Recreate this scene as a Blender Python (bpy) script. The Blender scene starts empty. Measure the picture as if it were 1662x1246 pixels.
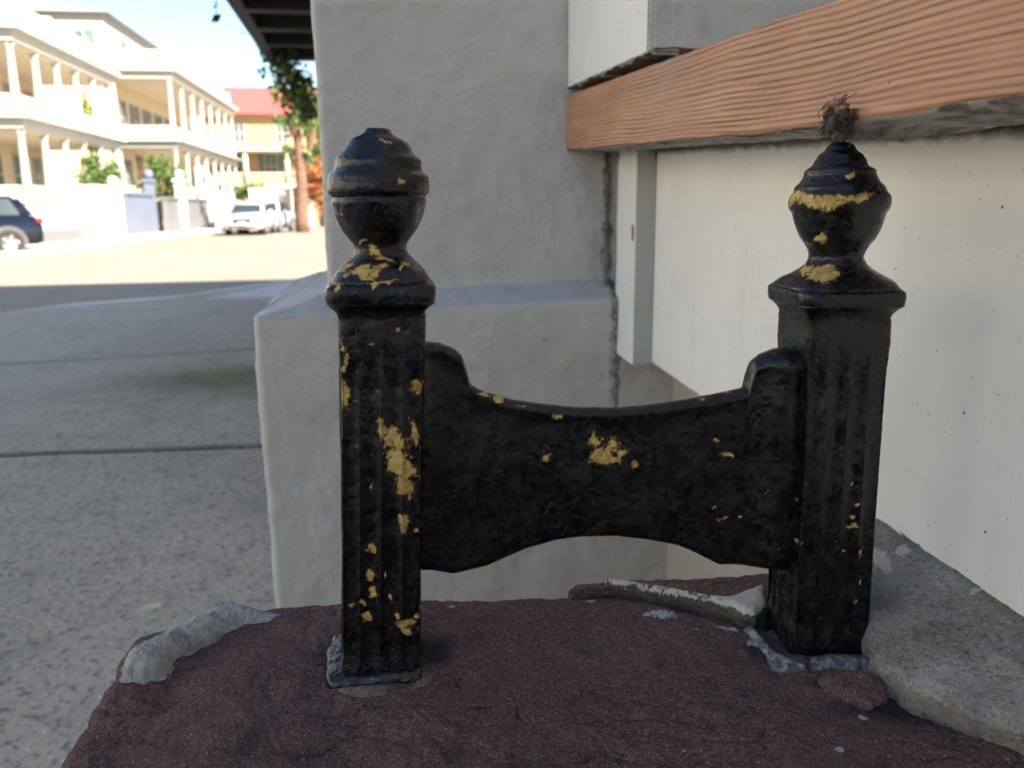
import bpy, math, random
import numpy as np
from mathutils import Vector, Matrix
random.seed(7); rng = np.random.default_rng(7)
R = math.radians
sc = bpy.context.scene
col = sc.collection

# ------------------------------------------------------------------ camera
F = 1330.0; CX, CY = 831.0, 623.0
PITCH = math.atan(286/F); ROLL = 0.010; CZ = 1.15
_f = Vector((0, math.cos(PITCH), -math.sin(PITCH)))
_u0 = Vector((0, math.sin(PITCH), math.cos(PITCH))); _r0 = Vector((1, 0, 0))
_u = _u0*math.cos(ROLL) + _r0*math.sin(ROLL); _r = _r0*math.cos(ROLL) - _u0*math.sin(ROLL)
CAM = Vector((0, 0, CZ))
cd = bpy.data.cameras.new('camera'); cam = bpy.data.objects.new('camera', cd); col.objects.link(cam)
m = Matrix((( _r.x, _u.x, -_f.x, 0), (_r.y, _u.y, -_f.y, 0), (_r.z, _u.z, -_f.z, CZ), (0, 0, 0, 1)))
cam.matrix_world = m
cd.sensor_width = 36; cd.lens = F/1662*36; cd.clip_start = 0.01; cd.clip_end = 2000
cd.dof.use_dof = True; cd.dof.focus_distance = 0.385; cd.dof.aperture_fstop = 14
sc.camera = cam

# ------------------------------------------------------------------ light
BETA = R(9.6)                                   # direction in which the stoop and the near house run
DH = Vector((-math.sin(BETA), math.cos(BETA), 0)); NH = Vector((math.cos(BETA), math.sin(BETA), 0))
SUN_AZ = R(130.4); SUN_EL = R(35)
w = bpy.data.worlds.new('World'); sc.world = w; w.use_nodes = True
nt = w.node_tree; bg = nt.nodes['Background']; sky = nt.nodes.new('ShaderNodeTexSky')
sky.sky_type = 'NISHITA'; sky.sun_disc = False; sky.sun_elevation = SUN_EL; sky.sun_rotation = SUN_AZ
sky.air_density = 1.0; sky.dust_density = 0.05; sky.ozone_density = 0.8
nt.links.new(sky.outputs[0], bg.inputs[0]); bg.inputs[1].default_value = 0.05
sd = bpy.data.lights.new('sun', 'SUN'); sun = bpy.data.objects.new('sun', sd); col.objects.link(sun)
sd.energy = 4.0; sd.angle = R(0.5); sd.color = (1.0, 0.90, 0.76)
sv = Vector((math.sin(SUN_AZ)*math.cos(SUN_EL), math.cos(SUN_AZ)*math.cos(SUN_EL), math.sin(SUN_EL)))
sun.rotation_euler = sv.to_track_quat('Z', 'Y').to_euler()
sc.view_settings.view_transform = 'Standard'; sc.view_settings.look = 'None'
sc.view_settings.exposure = 2.4; sc.view_settings.gamma = 1; sc.view_settings.use_curve_mapping = False
sc.render.engine = 'CYCLES'

# ------------------------------------------------------------------ helpers
def ray(px, py): return _f + _r*((px-CX)/F) + _u*((CY-py)/F)
def onY(px, py, Y):
    d = ray(px, py); return CAM + d*(Y/d.y)
def onZ(px, py, z):
    d = ray(px, py); return CAM + d*((z-CZ)/d.z)
def onP(px, py, n, o):                          # vertical plane: dot(p, n) = o
    d = ray(px, py); return CAM + d*(o/d.dot(n))
def ts(t, s, z=0): return NH*t + DH*s + Vector((0, 0, z))

def _h(ix, iy, iz, seed):
    n = (ix*374761393 + iy*668265263 + iz*2147483647 + seed*1274126177) & 0xFFFFFFFF
    n = ((n ^ (n >> 13))*1274126177) & 0xFFFFFFFF
    n = (n ^ (n >> 16)) & 0xFFFFFFFF
    return n/4294967295.0
def vnoise(P, scale, seed=0):
    Q = np.asarray(P, dtype=np.float64)*scale + 1000.37
    I = np.floor(Q).astype(np.int64); f = Q-I; f = f*f*(3-2*f); out = 0
    for a in (0, 1):
        for b in (0, 1):
            for c in (0, 1):
                wgt = (f[:, 0] if a else 1-f[:, 0])*(f[:, 1] if b else 1-f[:, 1])*(f[:, 2] if c else 1-f[:, 2])
                out = out + wgt*_h(I[:, 0]+a, I[:, 1]+b, I[:, 2]+c, seed)
    return out*2-1
def fbm(P, scale, seed=0, octs=3, gain=.5):
    o = 0; a = 1
    for k in range(octs): o = o + a*vnoise(P, scale*2**k, seed+k*17); a *= gain
    return o

def mesh_np(name, V, Fq, smooth=True):
    me = bpy.data.meshes.new(name); V = np.asarray(V, dtype=np.float32); Fq = np.asarray(Fq, dtype=np.int32)
    me.vertices.add(len(V)); me.vertices.foreach_set('co', V.ravel())
    k = Fq.shape[1]; me.loops.add(Fq.size); me.loops.foreach_set('vertex_index', Fq.ravel())
    me.polygons.add(len(Fq)); me.polygons.foreach_set('loop_start', np.arange(0, Fq.size, k, dtype=np.int32))
    me.polygons.foreach_set('loop_total', np.full(len(Fq), k, dtype=np.int32))
    me.polygons.foreach_set('use_smooth', np.full(len(Fq), smooth))
    me.update(calc_edges=True); me.validate()
    return me
def link(name, me, m, parent=None):
    o = bpy.data.objects.new(name, me); col.objects.link(o)
    if m and not me.materials: me.materials.append(m)
    if parent: o.parent = parent
    return o
def empty(name, loc=(0, 0, 0), rz=0):
    o = bpy.data.objects.new(name, None); col.objects.link(o); o.location = loc; o.rotation_euler = (0, 0, rz); o.empty_display_size = .1
    return o
def tag(o, label=None, cat=None, group=None, kind=None):
    if label: o['label'] = label
    if cat: o['category'] = cat
    if group: o['group'] = group
    if kind: o['kind'] = kind
    return o
def rings_faces(nr, n, close=True):
    i = np.arange(nr-1)[:, None]*n; j = np.arange(n if close else n-1)[None, :]; j2 = (j+1) % n
    return np.stack([(i+j), (i+j2), (i+n+j2), (i+n+j)], -1).reshape(-1, 4)
def normals_np(V, Fq):
    a, b, c, d = V[Fq[:, 0]], V[Fq[:, 1]], V[Fq[:, 2]], V[Fq[:, 3]]
    fn = np.cross(c-a, d-b); N = np.zeros_like(V)
    for k in range(4): np.add.at(N, Fq[:, k], fn)
    return N/(np.linalg.norm(N, axis=1, keepdims=True)+1e-12)
def attr(me, name, vals):
    a = me.attributes.new(name, 'FLOAT', 'POINT'); a.data.foreach_set('value', np.asarray(vals, dtype=np.float32))

class MB:
    def __init__(s): s.v = []; s.f = []
    def poly(s, vs, fs):
        b = len(s.v); s.v += [tuple(v) for v in vs]; s.f += [tuple(b+i for i in f) for f in fs]; return s
    def box(s, x0, x1, y0, y1, z0, z1):
        return s.poly([(x0, y0, z0), (x1, y0, z0), (x1, y1, z0), (x0, y1, z0), (x0, y0, z1), (x1, y0, z1), (x1, y1, z1), (x0, y1, z1)],
                      [(0, 3, 2, 1), (4, 5, 6, 7), (0, 1, 5, 4), (1, 2, 6, 5), (2, 3, 7, 6), (3, 0, 4, 7)])
    def hexa(s, pts):
        return s.poly(pts, [(0, 3, 2, 1), (4, 5, 6, 7), (0, 1, 5, 4), (1, 2, 6, 5), (2, 3, 7, 6), (3, 0, 4, 7)])
    def prism(s, pts, axis, a, b):                # outline extruded along axis x, y or z
        n = len(pts)
        def P(p, q): return {'x': (q, p[0], p[1]), 'y': (p[0], q, p[1]), 'z': (p[0], p[1], q)}[axis]
        return s.poly([P(p, a) for p in pts]+[P(p, b) for p in pts],
                      [tuple(range(n-1, -1, -1)), tuple(range(n, 2*n))]+[(i, (i+1) % n, n+(i+1) % n, n+i) for i in range(n)])
    def tube(s, pts, rads, n=8):
        b = len(s.v); pts = [Vector(p) for p in pts]
        for i, p in enumerate(pts):
            d = (pts[min(i+1, len(pts)-1)]-pts[max(i-1, 0)]).normalized()
            a = d.orthogonal().normalized() if abs(d.z) < .9 else Vector((1, 0, 0)); c = d.cross(a).normalized(); a = c.cross(d)
            for k in range(n):
                t = 2*math.pi*k/n; s.v.append(tuple(p+(a*math.cos(t)+c*math.sin(t))*rads[i]))
        for i in range(len(pts)-1):
            for k in range(n): s.f.append((b+i*n+k, b+i*n+(k+1) % n, b+(i+1)*n+(k+1) % n, b+(i+1)*n+k))
        s.f.append(tuple(b+k for k in range(n-1, -1, -1))); s.f.append(tuple(b+(len(pts)-1)*n+k for k in range(n)))
        return s
    def mesh(s, name, smooth=False, bevel=0):
        me = bpy.data.meshes.new(name); me.from_pydata(s.v, [], s.f); me.update()
        import bmesh
        bm = bmesh.new(); bm.from_mesh(me); bmesh.ops.recalc_face_normals(bm, faces=bm.faces)
        if bevel:
            bmesh.ops.bevel(bm, geom=[e for e in bm.edges if len(e.link_faces) == 2 and e.calc_face_angle(0) > .5], offset=bevel, segments=2, affect='EDGES', clamp_overlap=True)
        bm.to_mesh(me); bm.free()
        if smooth: me.polygons.foreach_set('use_smooth', np.ones(len(me.polygons), dtype=bool))
        return me
    def build(s, name, m, parent=None, smooth=False, bevel=0): return link(name, s.mesh(name, smooth, bevel), m, parent)

# ------------------------------------------------------------------ materials
class NT:
    def __init__(s, name):
        s.m = bpy.data.materials.new(name); s.m.use_nodes = True; s.t = s.m.node_tree; s.b = s.t.nodes['Principled BSDF']
        s.tc = s.n('ShaderNodeTexCoord'); s.o = s.tc.outputs['Object']
    def n(s, ty, **k):
        x = s.t.nodes.new(ty)
        for a, b in k.items(): setattr(x, a, b)
        return x
    def L(s, a, b): s.t.links.new(a, b)
    def put(s, sock, v):
        if hasattr(v, 'is_linked') or hasattr(v, 'links'): s.L(v, sock)
        else: sock.default_value = v
    def noise(s, scale, detail=3, rough=.55, vec=None, dist=0, sep=(1, 1, 1)):
        x = s.n('ShaderNodeTexNoise'); x.inputs['Scale'].default_value = scale; x.inputs['Detail'].default_value = detail
        x.inputs['Roughness'].default_value = rough; x.inputs['Distortion'].default_value = dist
        v = vec or s.o
        if sep != (1, 1, 1):
            mp = s.n('ShaderNodeMapping'); s.L(v, mp.inputs[0]); mp.inputs['Scale'].default_value = sep; v = mp.outputs[0]
        s.L(v, x.inputs['Vector']); return x.outputs['Fac']
    def voro(s, scale, feature='F1', vec=None, out='Distance'):
        x = s.n('ShaderNodeTexVoronoi'); x.feature = feature; x.inputs['Scale'].default_value = scale; s.L(vec or s.o, x.inputs['Vector'])
        return x.outputs[out]
    def ramp(s, v, lo, hi, a=0, b=1):
        x = s.n('ShaderNodeMapRange'); s.put(x.inputs[0], v); x.inputs[1].default_value = lo; x.inputs[2].default_value = hi
        x.inputs[3].default_value = a; x.inputs[4].default_value = b; return x.outputs[0]
    def math(s, op, a, b=0, c=None):
        x = s.n('ShaderNodeMath', operation=op); s.put(x.inputs[0], a); s.put(x.inputs[1], b)
        if c is not None: s.put(x.inputs[2], c)
        return x.outputs[0]
    def mix(s, f, a, b):
        x = s.n('ShaderNodeMix', data_type='RGBA'); s.put(x.inputs[0], f)
        for q, v in ((6, a), (7, b)):
            if isinstance(v, tuple): x.inputs[q].default_value = (*v[:3], 1)
            else: s.L(v, x.inputs[q])
        return x.outputs[2]
    def xyz(s):
        x = s.n('ShaderNodeSeparateXYZ'); s.L(s.o, x.inputs[0]); return x.outputs
    def attr(s, name): return s.n('ShaderNodeAttribute', attribute_name=name).outputs['Fac']
    def bump(s, h, dist, strength=1.0, prev=None):
        x = s.n('ShaderNodeBump'); s.L(h, x.inputs['Height']); x.inputs['Distance'].default_value = dist; x.inputs['Strength'].default_value = strength
        if prev: s.L(prev, x.inputs['Normal'])
        return x.outputs[0]
    def out(s, color, rough=.6, normal=None, spec=None, metal=None):
        if isinstance(color, tuple): s.b.inputs['Base Color'].default_value = (*color[:3], 1)
        else: s.L(color, s.b.inputs['Base Color'])
        s.put(s.b.inputs['Roughness'], rough)
        if normal: s.L(normal, s.b.inputs['Normal'])
        if spec is not None: s.b.inputs['Specular IOR Level'].default_value = spec
        if metal is not None: s.b.inputs['Metallic'].default_value = metal
        return s.m
def plain(name, c, rough=.6, var=.12, scale=3, bump=0, bs=30, metal=None, spec=None):
    k = NT(name); f = k.noise(scale, 4)
    c2 = k.mix(k.ramp(f, .3, .7), tuple(x*(1-var) for x in c), tuple(min(1, x*(1+var)) for x in c))
    nrm = k.bump(k.noise(bs, 3), bump) if bump else None
    return k.out(c2, rough, nrm, metal=metal, spec=spec)

M = {}
def mk_iron():
    k = NT('old_black_paint')
    n1 = k.noise(70, 4); n2 = k.noise(420, 5, .65); n3 = k.noise(28, 3); n4 = k.noise(160, 4, .6)
    base = k.mix(k.ramp(n1, .35, .68), (.0009, .0010, .0016), (.0035, .0033, .0036))
    base = k.mix(k.ramp(k.noise(55, 5, .7, dist=1.2), .60, .76, 0, .45), base, (.012, .0115, .011))
    base = k.mix(k.ramp(k.noise(38, 5, .6), .62, .72, 0, .5), base, (.014, .006, .004))
    dust = k.ramp(k.noise(900, 2), .68, .76, 0, .5); base = k.mix(dust, base, (.05, .048, .045))
    a = k.attr('chip')
    e = k.math('ADD', a, k.math('MULTIPLY', k.math('SUBTRACT', k.noise(380, 8, .8, dist=1.0), .5), 2.6))
    chip = k.ramp(e, .56, .60)
    under = k.ramp(e, .40, .46)
    speck = k.ramp(k.noise(260, 3, .6, dist=.5), .735, .75); speck = k.math('MULTIPLY', speck, k.ramp(n3, .50, .58))
    rim = k.mix(k.noise(200, 3), (.03, .012, .006), (.10, .035, .012))
    yel = k.mix(k.ramp(k.noise(230, 4), .40, .62), (.60, .45, .13), (.42, .23, .06))
    yel = k.mix(k.ramp(k.noise(120, 3), .58, .68), yel, (.30, .10, .025))
    tiny = k.mix(k.ramp(k.noise(500, 1), .4, .6), (.42, .25, .07), (.45, .42, .36))
    c = k.mix(under, base, rim); c = k.mix(chip, c, yel); c = k.mix(k.math('MULTIPLY', speck, .8), c, tiny)
    ro = k.ramp(n4, .35, .68, .14, .40)
    ro = k.math('MAXIMUM', ro, k.math('MULTIPLY', chip, .75))
    crack = None
    h = k.math('ADD', k.math('MULTIPLY', n4, 1.0), k.math('MULTIPLY', n2, .45))
    h = k.math('SUBTRACT', h, k.math('MULTIPLY', chip, .35))
    flake = k.ramp(k.noise(95, 6, .7, dist=1.5), .50, .53, 0, .35); h = k.math('ADD', h, flake)
    b1 = k.bump(h, .00028, .9)
    inv = k.math('SUBTRACT', 1.0, k.ramp(e, .50, .62))
    return k.out(c, ro, k.bump(inv, .0005, 1.0, b1), spec=.5)
M['iron'] = mk_iron()
def mk_gloss():
    k = NT('fresh_black_paint'); h = k.noise(300, 4)
    return k.out((.006, .007, .010), .18, k.bump(h, .0012), spec=.6)
M['gloss'] = mk_gloss()
def mk_stone(name, a, b, speck=.5, k2=1.0):
    k = NT(name)
    c = k.mix(k.ramp(k.noise(28, 5, .65), .36, .66), a, b)
    c = k.mix(k.ramp(k.noise(14, 4, .6), .55, .70, 0, .55), c, (.050, .048, .046))
    g = k.noise(620, 4, .75); c = k.mix(k.ramp(g, .42, .56, 0, .75), c, tuple(x*.42 for x in a))
    c = k.mix(k.ramp(k.noise(800, 2, .6), .60, .68, 0, speck), c, (.46, .36, .35))
    c = k.mix(k.ramp(k.noise(420, 2), .715, .74, 0, .8), c, (.42, .38, .36))
    c = k.mix(k.ramp(k.math('ADD', k.attr('dirt_shade'), k.math('MULTIPLY', k.math('SUBTRACT', k.noise(90, 5, .7), .5), .7)), .35, .8, 0, .85), c, (.030, .032, .040))
    c = k.mix(k.ramp(k.math('ADD', k.attr('paint'), k.math('MULTIPLY', k.math('SUBTRACT', k.noise(350, 6, .75), .5), 1.8)), .5, .56), c, (.50, .51, .52))
    h = k.math('ADD', k.math('MULTIPLY', k.noise(700, 4, .7), .8), k.math('MULTIPLY', k.noise(170, 4, .6), 1.6*k2))
    return k.out(c, .92, k.bump(h, .0030, 1.0), spec=.2)
M['stone'] = mk_stone('brown_sandstone', (.180, .105, .100), (.235, .148, .138))
M['stone2'] = mk_stone('weathered_red_sandstone', (.20, .115, .105), (.30, .20, .18), .9)
def mk_cement():
    k = NT('rough_grey_cement')
    c = k.mix(k.ramp(k.noise(40, 5, .6), .35, .68), (.24, .23, .21), (.42, .405, .37))
    c = k.mix(k.ramp(k.noise(300, 4, .7), .54, .68, 0, .6), c, (.085, .052, .048))
    c = k.mix(k.ramp(k.noise(18, 3), .55, .72, 0, .5), c, (.17, .15, .12))
    c = k.mix(k.ramp(k.noise(420, 4, .7), .56, .66, 0, .7), c, (.48, .47, .44)); c = k.mix(k.ramp(k.noise(480, 4, .75, dist=.3), .55, .63, 0, .8), c, (.09, .088, .082))
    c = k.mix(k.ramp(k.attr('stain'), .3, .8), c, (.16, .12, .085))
    c = k.mix(k.ramp(k.math('ADD', k.attr('chip'), k.math('MULTIPLY', k.math('SUBTRACT', k.noise(260, 5, .7), .5), 1.2)), .5, .56), c, (.50, .49, .46))
    h = k.math('ADD', k.noise(500, 4, .7), k.math('MULTIPLY', k.noise(130, 3), 1.2))
    return k.out(c, .95, k.bump(h, .0022, 1.0), spec=.2)
M['cement'] = mk_cement()
M['mortar'] = plain('pale_mortar', (.34, .33, .315), .95, .3, 120, .002, 500)
M['pmortar'] = plain('pale_yellow_mortar', (.17, .145, .115), .95, .3, 120, .002, 500)
def mk_lead():
    k = NT('painted_lead')
    c = k.mix(k.ramp(k.noise(150, 5, .7, dist=.8), .45, .62), (.060, .064, .075), (.30, .31, .33))
    c = k.mix(k.ramp(k.noise(70, 4), .52, .64, 0, .8), c, (.09, .095, .115))
    return k.out(c, .5, k.bump(k.noise(400, 4), .001), spec=.4)
M['lead'] = mk_lead()
def mk_flakepaint():
    k = NT('flaking_white_paint')
    f = k.ramp(k.math('ADD', k.noise(230, 5, .7, dist=.5), k.math('MULTIPLY', k.attr('chip'), .5)), .50, .54)
    c = k.mix(f, (.52, .50, .44), (.13, .075, .065))
    c = k.mix(k.ramp(k.attr('side'), .3, .6), c, k.mix(k.ramp(k.noise(180, 4, .7, sep=(.4, .4, 2)), .4, .6), (.10, .088, .060), (.035, .030, .024)))
    c = k.mix(k.ramp(k.math('ADD', k.attr('rust'), k.math('MULTIPLY', k.math('SUBTRACT', k.noise(300, 3), .5), .8)), .5, .7), c, (.50, .20, .05))
    return k.out(c, .75, k.bump(k.noise(300, 4), .0015), spec=.3)
M['flake'] = mk_flakepaint()
def mk_wall():
    k = NT('grey_painted_stucco')
    x, y, z = k.xyz()
    c = k.mix(k.ramp(k.noise(6, 4), .35, .7), (.48, .455, .41), (.52, .495, .45))
    c = k.mix(k.ramp(k.noise(22, 5, .65), .56, .74, 0, .25), c, (.26, .255, .24))
    c = k.mix(k.ramp(k.noise(70, 3, .6, sep=(1, 1, .25)), .66, .74, 0, .30), c, (.47, .46, .44))
    c = k.mix(k.ramp(k.attr('ledge'), .3, .9, 0, .8), c, (.40, .41, .44))
    cr = k.ramp(k.math('ADD', k.attr('crack'), k.math('MULTIPLY', k.math('SUBTRACT', k.noise(60, 4), .5), .9)), .45, .8)
    c = k.mix(cr, c, k.mix(k.ramp(k.noise(120, 4, .7), .45, .6), (.30, .275, .22), (.14, .125, .10)))
    c = k.mix(k.math('MULTIPLY', k.ramp(k.noise(7, 6, .75, dist=1.5), .495, .505, 0, 1), k.ramp(k.noise(7, 6, .75, dist=1.5), .505, .515, .22, 0)), c, (.22, .21, .19))
    c = k.mix(k.ramp(k.noise(40, 4, .65, sep=(1, 1, .18)), .60, .75, 0, .35), c, (.60, .585, .55))
    pk = k.ramp(k.noise(150, 2), .735, .77, 0, .6); c = k.mix(pk, c, (.10, .10, .095))
    h = k.math('ADD', k.math('MULTIPLY', k.noise(26, 3, .45), 1.5), k.math('MULTIPLY', k.noise(120, 3, .5), .35))
    h = k.math('ADD', h, k.ramp(k.noise(9, 3, .5, dist=1), .60, .68, 0, .35))
    h = k.math('SUBTRACT', h, k.math('MULTIPLY', cr, .8))
    return k.out(c, .55, k.bump(h, .0042, .9), spec=.35)
M['wall'] = mk_wall()
def mk_white(name, c0=(.90, .875, .82), dirt_shade=.5, specks=True, warm=None):
    k = NT(name)
    c = k.mix(k.ramp(k.noise(9, 4), .35, .7), tuple(x*.93 for x in c0), c0)
    c = k.mix(k.ramp(k.noise(30, 5, .7, sep=(1, 1, .3)), .58, .75, 0, dirt_shade*.5), c, (.50, .46, .40))
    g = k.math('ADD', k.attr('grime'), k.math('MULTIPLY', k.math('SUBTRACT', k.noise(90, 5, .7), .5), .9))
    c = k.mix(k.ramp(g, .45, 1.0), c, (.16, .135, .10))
    if specks:
        for s_, lo in ((150, .14), (260, .15)):
            d = k.voro(s_, vec=k.o); on = k.ramp(k.noise(s_*.5, 2), .60, .64)
            c = k.mix(k.math('MULTIPLY', k.ramp(d, lo*.6, lo, 1, 0), on), c, (.09, .075, .06))
    c = k.mix(k.ramp(k.math('ADD', k.attr('rust'), k.math('MULTIPLY', k.math('SUBTRACT', k.noise(150, 4), .5), .5)), .4, .8), c, (.38, .16, .05))
    h = k.math('ADD', k.noise(120, 4, .6, sep=(1, 1, .4)), k.math('MULTIPLY', k.noise(25, 3), 1.2))
    return k.out(c, .5, k.bump(h, .0009, .8), spec=.35)
M['white'] = mk_white('old_white_paint')
M['cream'] = mk_white('cream_render', (.46, .43, .37), .9, False)
M['greytrim'] = mk_white('grey_trim_tone', (.44, .43, .41), .4, False)
def mk_wood():
    k = NT('bare_pine_board')
    x, y, z = k.xyz()                            # x along the board, z up
    warp = k.noise(2.4, 2, .45, sep=(1.3, .3, 5)); fine = k.noise(30, 3, .6, sep=(.5, 1, 3))
    ph = k.math('ADD', k.math('MULTIPLY', z, 1900), k.math('MULTIPLY', warp, 30))
    ph = k.math('ADD', ph, k.math('MULTIPLY', fine, 3.2))
    ph = k.math('ADD', ph, k.math('MULTIPLY', x, -9))
    ph = k.math('ADD', ph, k.math('MULTIPLY', k.noise(95, 2, .5, sep=(.02, .02, 1)), 7))
    lv = k.ramp(k.noise(260, 2, .6, sep=(.02, .02, 1)), .34, .58, .45, 1.0)
    wv = k.math('ADD', k.math('MULTIPLY', k.math('SINE', ph), .5), .5); wv = k.math('POWER', wv, 1.7)
    c = k.mix(k.ramp(k.noise(8, 3, sep=(1, 1, 3)), .3, .7), (.52, .255, .140), (.64, .36, .215))
    wv = k.math('MULTIPLY', wv, lv)
    c = k.mix(k.math('MULTIPLY', wv, k.ramp(k.noise(22, 4, .6, sep=(.35, 1, 2.5)), .24, .60, .35, 1.0)), c, (.165, .085, .052))
    st = k.noise(500, 4, .7, sep=(.03, 1, 1)); c = k.mix(k.ramp(st, .45, .68, 0, .4), c, (.30, .165, .10)); c = k.mix(k.ramp(k.noise(700, 3, .6, sep=(.02, 1, 1)), .55, .72, 0, .35), c, (.78, .50, .31))
    c = k.mix(k.ramp(k.noise(260, 3, .6, sep=(.25, 1, 1)), .72, .76, 0, .8), c, (.05, .035, .03))
    c = k.mix(k.ramp(k.noise(5, 4), .55, .75, 0, .5), c, (.42, .31, .23))
    g = k.math('ADD', k.attr('grime'), k.math('MULTIPLY', k.math('SUBTRACT', k.noise(90, 5, .7, sep=(.3, 1, 1)), .5), .7))
    c = k.mix(k.ramp(g, .4, .9), c, (.060, .045, .035))
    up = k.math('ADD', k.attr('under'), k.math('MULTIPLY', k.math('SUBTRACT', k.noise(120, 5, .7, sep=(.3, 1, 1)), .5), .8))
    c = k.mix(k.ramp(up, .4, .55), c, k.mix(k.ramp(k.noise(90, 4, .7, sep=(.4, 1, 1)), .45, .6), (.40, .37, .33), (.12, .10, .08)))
    h = k.math('ADD', k.math('MULTIPLY', wv, .8), k.math('MULTIPLY', st, .6))
    return k.out(c, .62, k.bump(h, .0002, .6), spec=.3)
M['wood'] = mk_wood()
M['fibre'] = plain('frayed_wood_fibre', (.085, .062, .046), .9, .6, 300, .001, 400)
M['dark'] = plain('gap_shade_black', (.010, .009, .008), .9)
def mk_side():
    k = NT('sidewalk_concrete')
    c = k.mix(k.ramp(k.noise(1.6, 4, .6), .35, .68), (.47, .425, .345), (.56, .51, .42))
    c = k.mix(k.ramp(k.noise(9, 5, .7), .5, .72, 0, .5), c, (.18, .175, .16))
    c = k.mix(k.ramp(k.noise(48, 4, .7), .52, .63, 0, .8), c, (.13, .125, .115))
    c = k.mix(k.ramp(k.noise(60, 3, .6, dist=.4), .57, .64, 0, .8), c, (.52, .50, .46))
    d = k.voro(36); c = k.mix(k.math('MULTIPLY', k.ramp(d, .14, .22, 1, 0), k.ramp(k.noise(30, 1), .52, .56)), c, (.75, .72, .68))
    ms = k.math('ADD', k.attr('moss'), k.math('MULTIPLY', k.math('SUBTRACT', k.noise(3.5, 6, .7), .5), 1.3))
    c = k.mix(k.ramp(ms, .25, 1.0, 0, .8), c, (.13, .145, .060))
    dk = k.ramp(k.attr('dark'), .2, 1, 0, .6); c = k.mix(dk, c, (.05, .05, .045))
    return k.out(c, .9, k.bump(k.math('ADD', k.noise(90, 5, .7), k.noise(30, 3)), .006, .8), spec=.2)
M['side'] = mk_side()
M['kerb'] = plain('pale_kerb_stone', (.60, .58, .54), .85, .12, 2, .004, 40)
M['road'] = plain('sunlit_asphalt', (.27, .235, .185), .9, .16, .35, .006, 30)
M['soil'] = plain('bare_ground', (.12, .10, .07), .95, .2, 2)
M['grass'] = plain('lawn_green', (.06, .09, .03), .95, .2, 2)
M['hwhite'] = plain('white_clapboard_paint', (.50, .475, .42), .6, .04, 1)
M['stw'] = plain('bounce_white_stucco', (.80, .77, .70), .7, .03, 1)  # kept bright to bounce sunlight, used only on the unseen houses
M['hcream'] = plain('cream_porch_wall', (.66, .53, .36), .7, .06, 1)
M['hceil'] = plain('porch_ceiling', (.66, .56, .43), .7, .05, 1)
M['hgrey'] = plain('pale_grey_wall', (.40, .375, .34), .7, .05, 1)
M['shutter'] = plain('green_shutter', (.10, .17, .14), .6, .1, 2)
M['pane'] = plain('window_glass', (.10, .12, .13), .12, .1, 1)
M['doorw'] = plain('red_brown_door', (.36, .13, .07), .5, .1, 2)
M['redroof'] = plain('red_metal_roof', (.42, .10, .09), .5, .06, 1)
M['yellow'] = plain('yellow_stucco', (.36, .27, .15), .8, .05, 1)
M['shadeblue'] = plain('shade_blue_fence', (.135, .155, .21), .7, .06, 1)  # blue-grey darker than the real fence, standing for the shade on it
M['gwall'] = plain('shade_grey_wall', (.155, .155, .155), .8, .1, 1)  # garden wall grey darkened to stand for shade; the annex reuses it
M['slate'] = plain('grey_roof', (.30, .29, .30), .7, .1, 1)
M['awning'] = plain('dark_painted_joists', (.045, .043, .046), .7, .2, 4, .003, 30)
M['black'] = plain('charcoal_panel', (.012, .014, .018), .6, .2, 3)
M['trunk'] = plain('tree_bark', (.15, .085, .055), .95, .35, 5, .02, 12)
def mk_leaf(name, a, b):
    k = NT(name); f = k.noise(1.7, 2); f2 = k.noise(23, 2)
    c = k.mix(k.ramp(f, .35, .65), a, b); c = k.mix(k.ramp(f2, .4, .6, 0, .4), c, tuple(x*.5 for x in a))
    k.b.inputs['Transmission Weight'].default_value = 0
    return k.out(c, .6, spec=.3)
M['leafd'] = mk_leaf('dark_green_leaves', (.028, .060, .012), (.085, .13, .03))
M['leafg'] = mk_leaf('garden_green_leaves', (.07, .13, .03), (.14, .22, .06))
M['leafy'] = mk_leaf('yellow_green_leaves', (.19, .22, .05), (.34, .34, .08))
M['flower'] = mk_leaf('red_orange_blossom', (.36, .09, .035), (.45, .24, .09))
M['dryleaf'] = plain('dry_leaf', (.75, .70, .52), .7, .2, 60)
M['brownleaf'] = plain('brown_dry_leaf', (.50, .36, .25), .8, .2, 60)
M['carblue'] = plain('dark_blue_car_paint', (.006, .009, .018), .15, .04, 1, spec=.8)
M['carwhite'] = plain('white_car_paint', (.70, .71, .72), .2, .03, 1, spec=.7)
M['carsilver'] = plain('pale_silver_car_paint', (.42, .50, .62), .2, .03, 1, spec=.7)
M['rubber'] = plain('tyre_rubber', (.025, .024, .023), .85)
M['rim'] = plain('alloy_rim', (.45, .44, .43), .35, .1, 3, metal=.6)
M['trim'] = plain('grey_plastic_trim', (.07, .068, .065), .7)
M['glass'] = plain('tinted_car_glass', (.03, .045, .05), .06, .1, 1, spec=.8)
M['lamp'] = plain('clear_lamp_lens', (.65, .66, .68), .1, .05, 1)
M['redlamp'] = plain('red_lamp_lens', (.22, .02, .015), .2, .05, 1)
M['plate'] = plain('number_plate_blank', (.6, .6, .58), .5, .05, 1)

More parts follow.
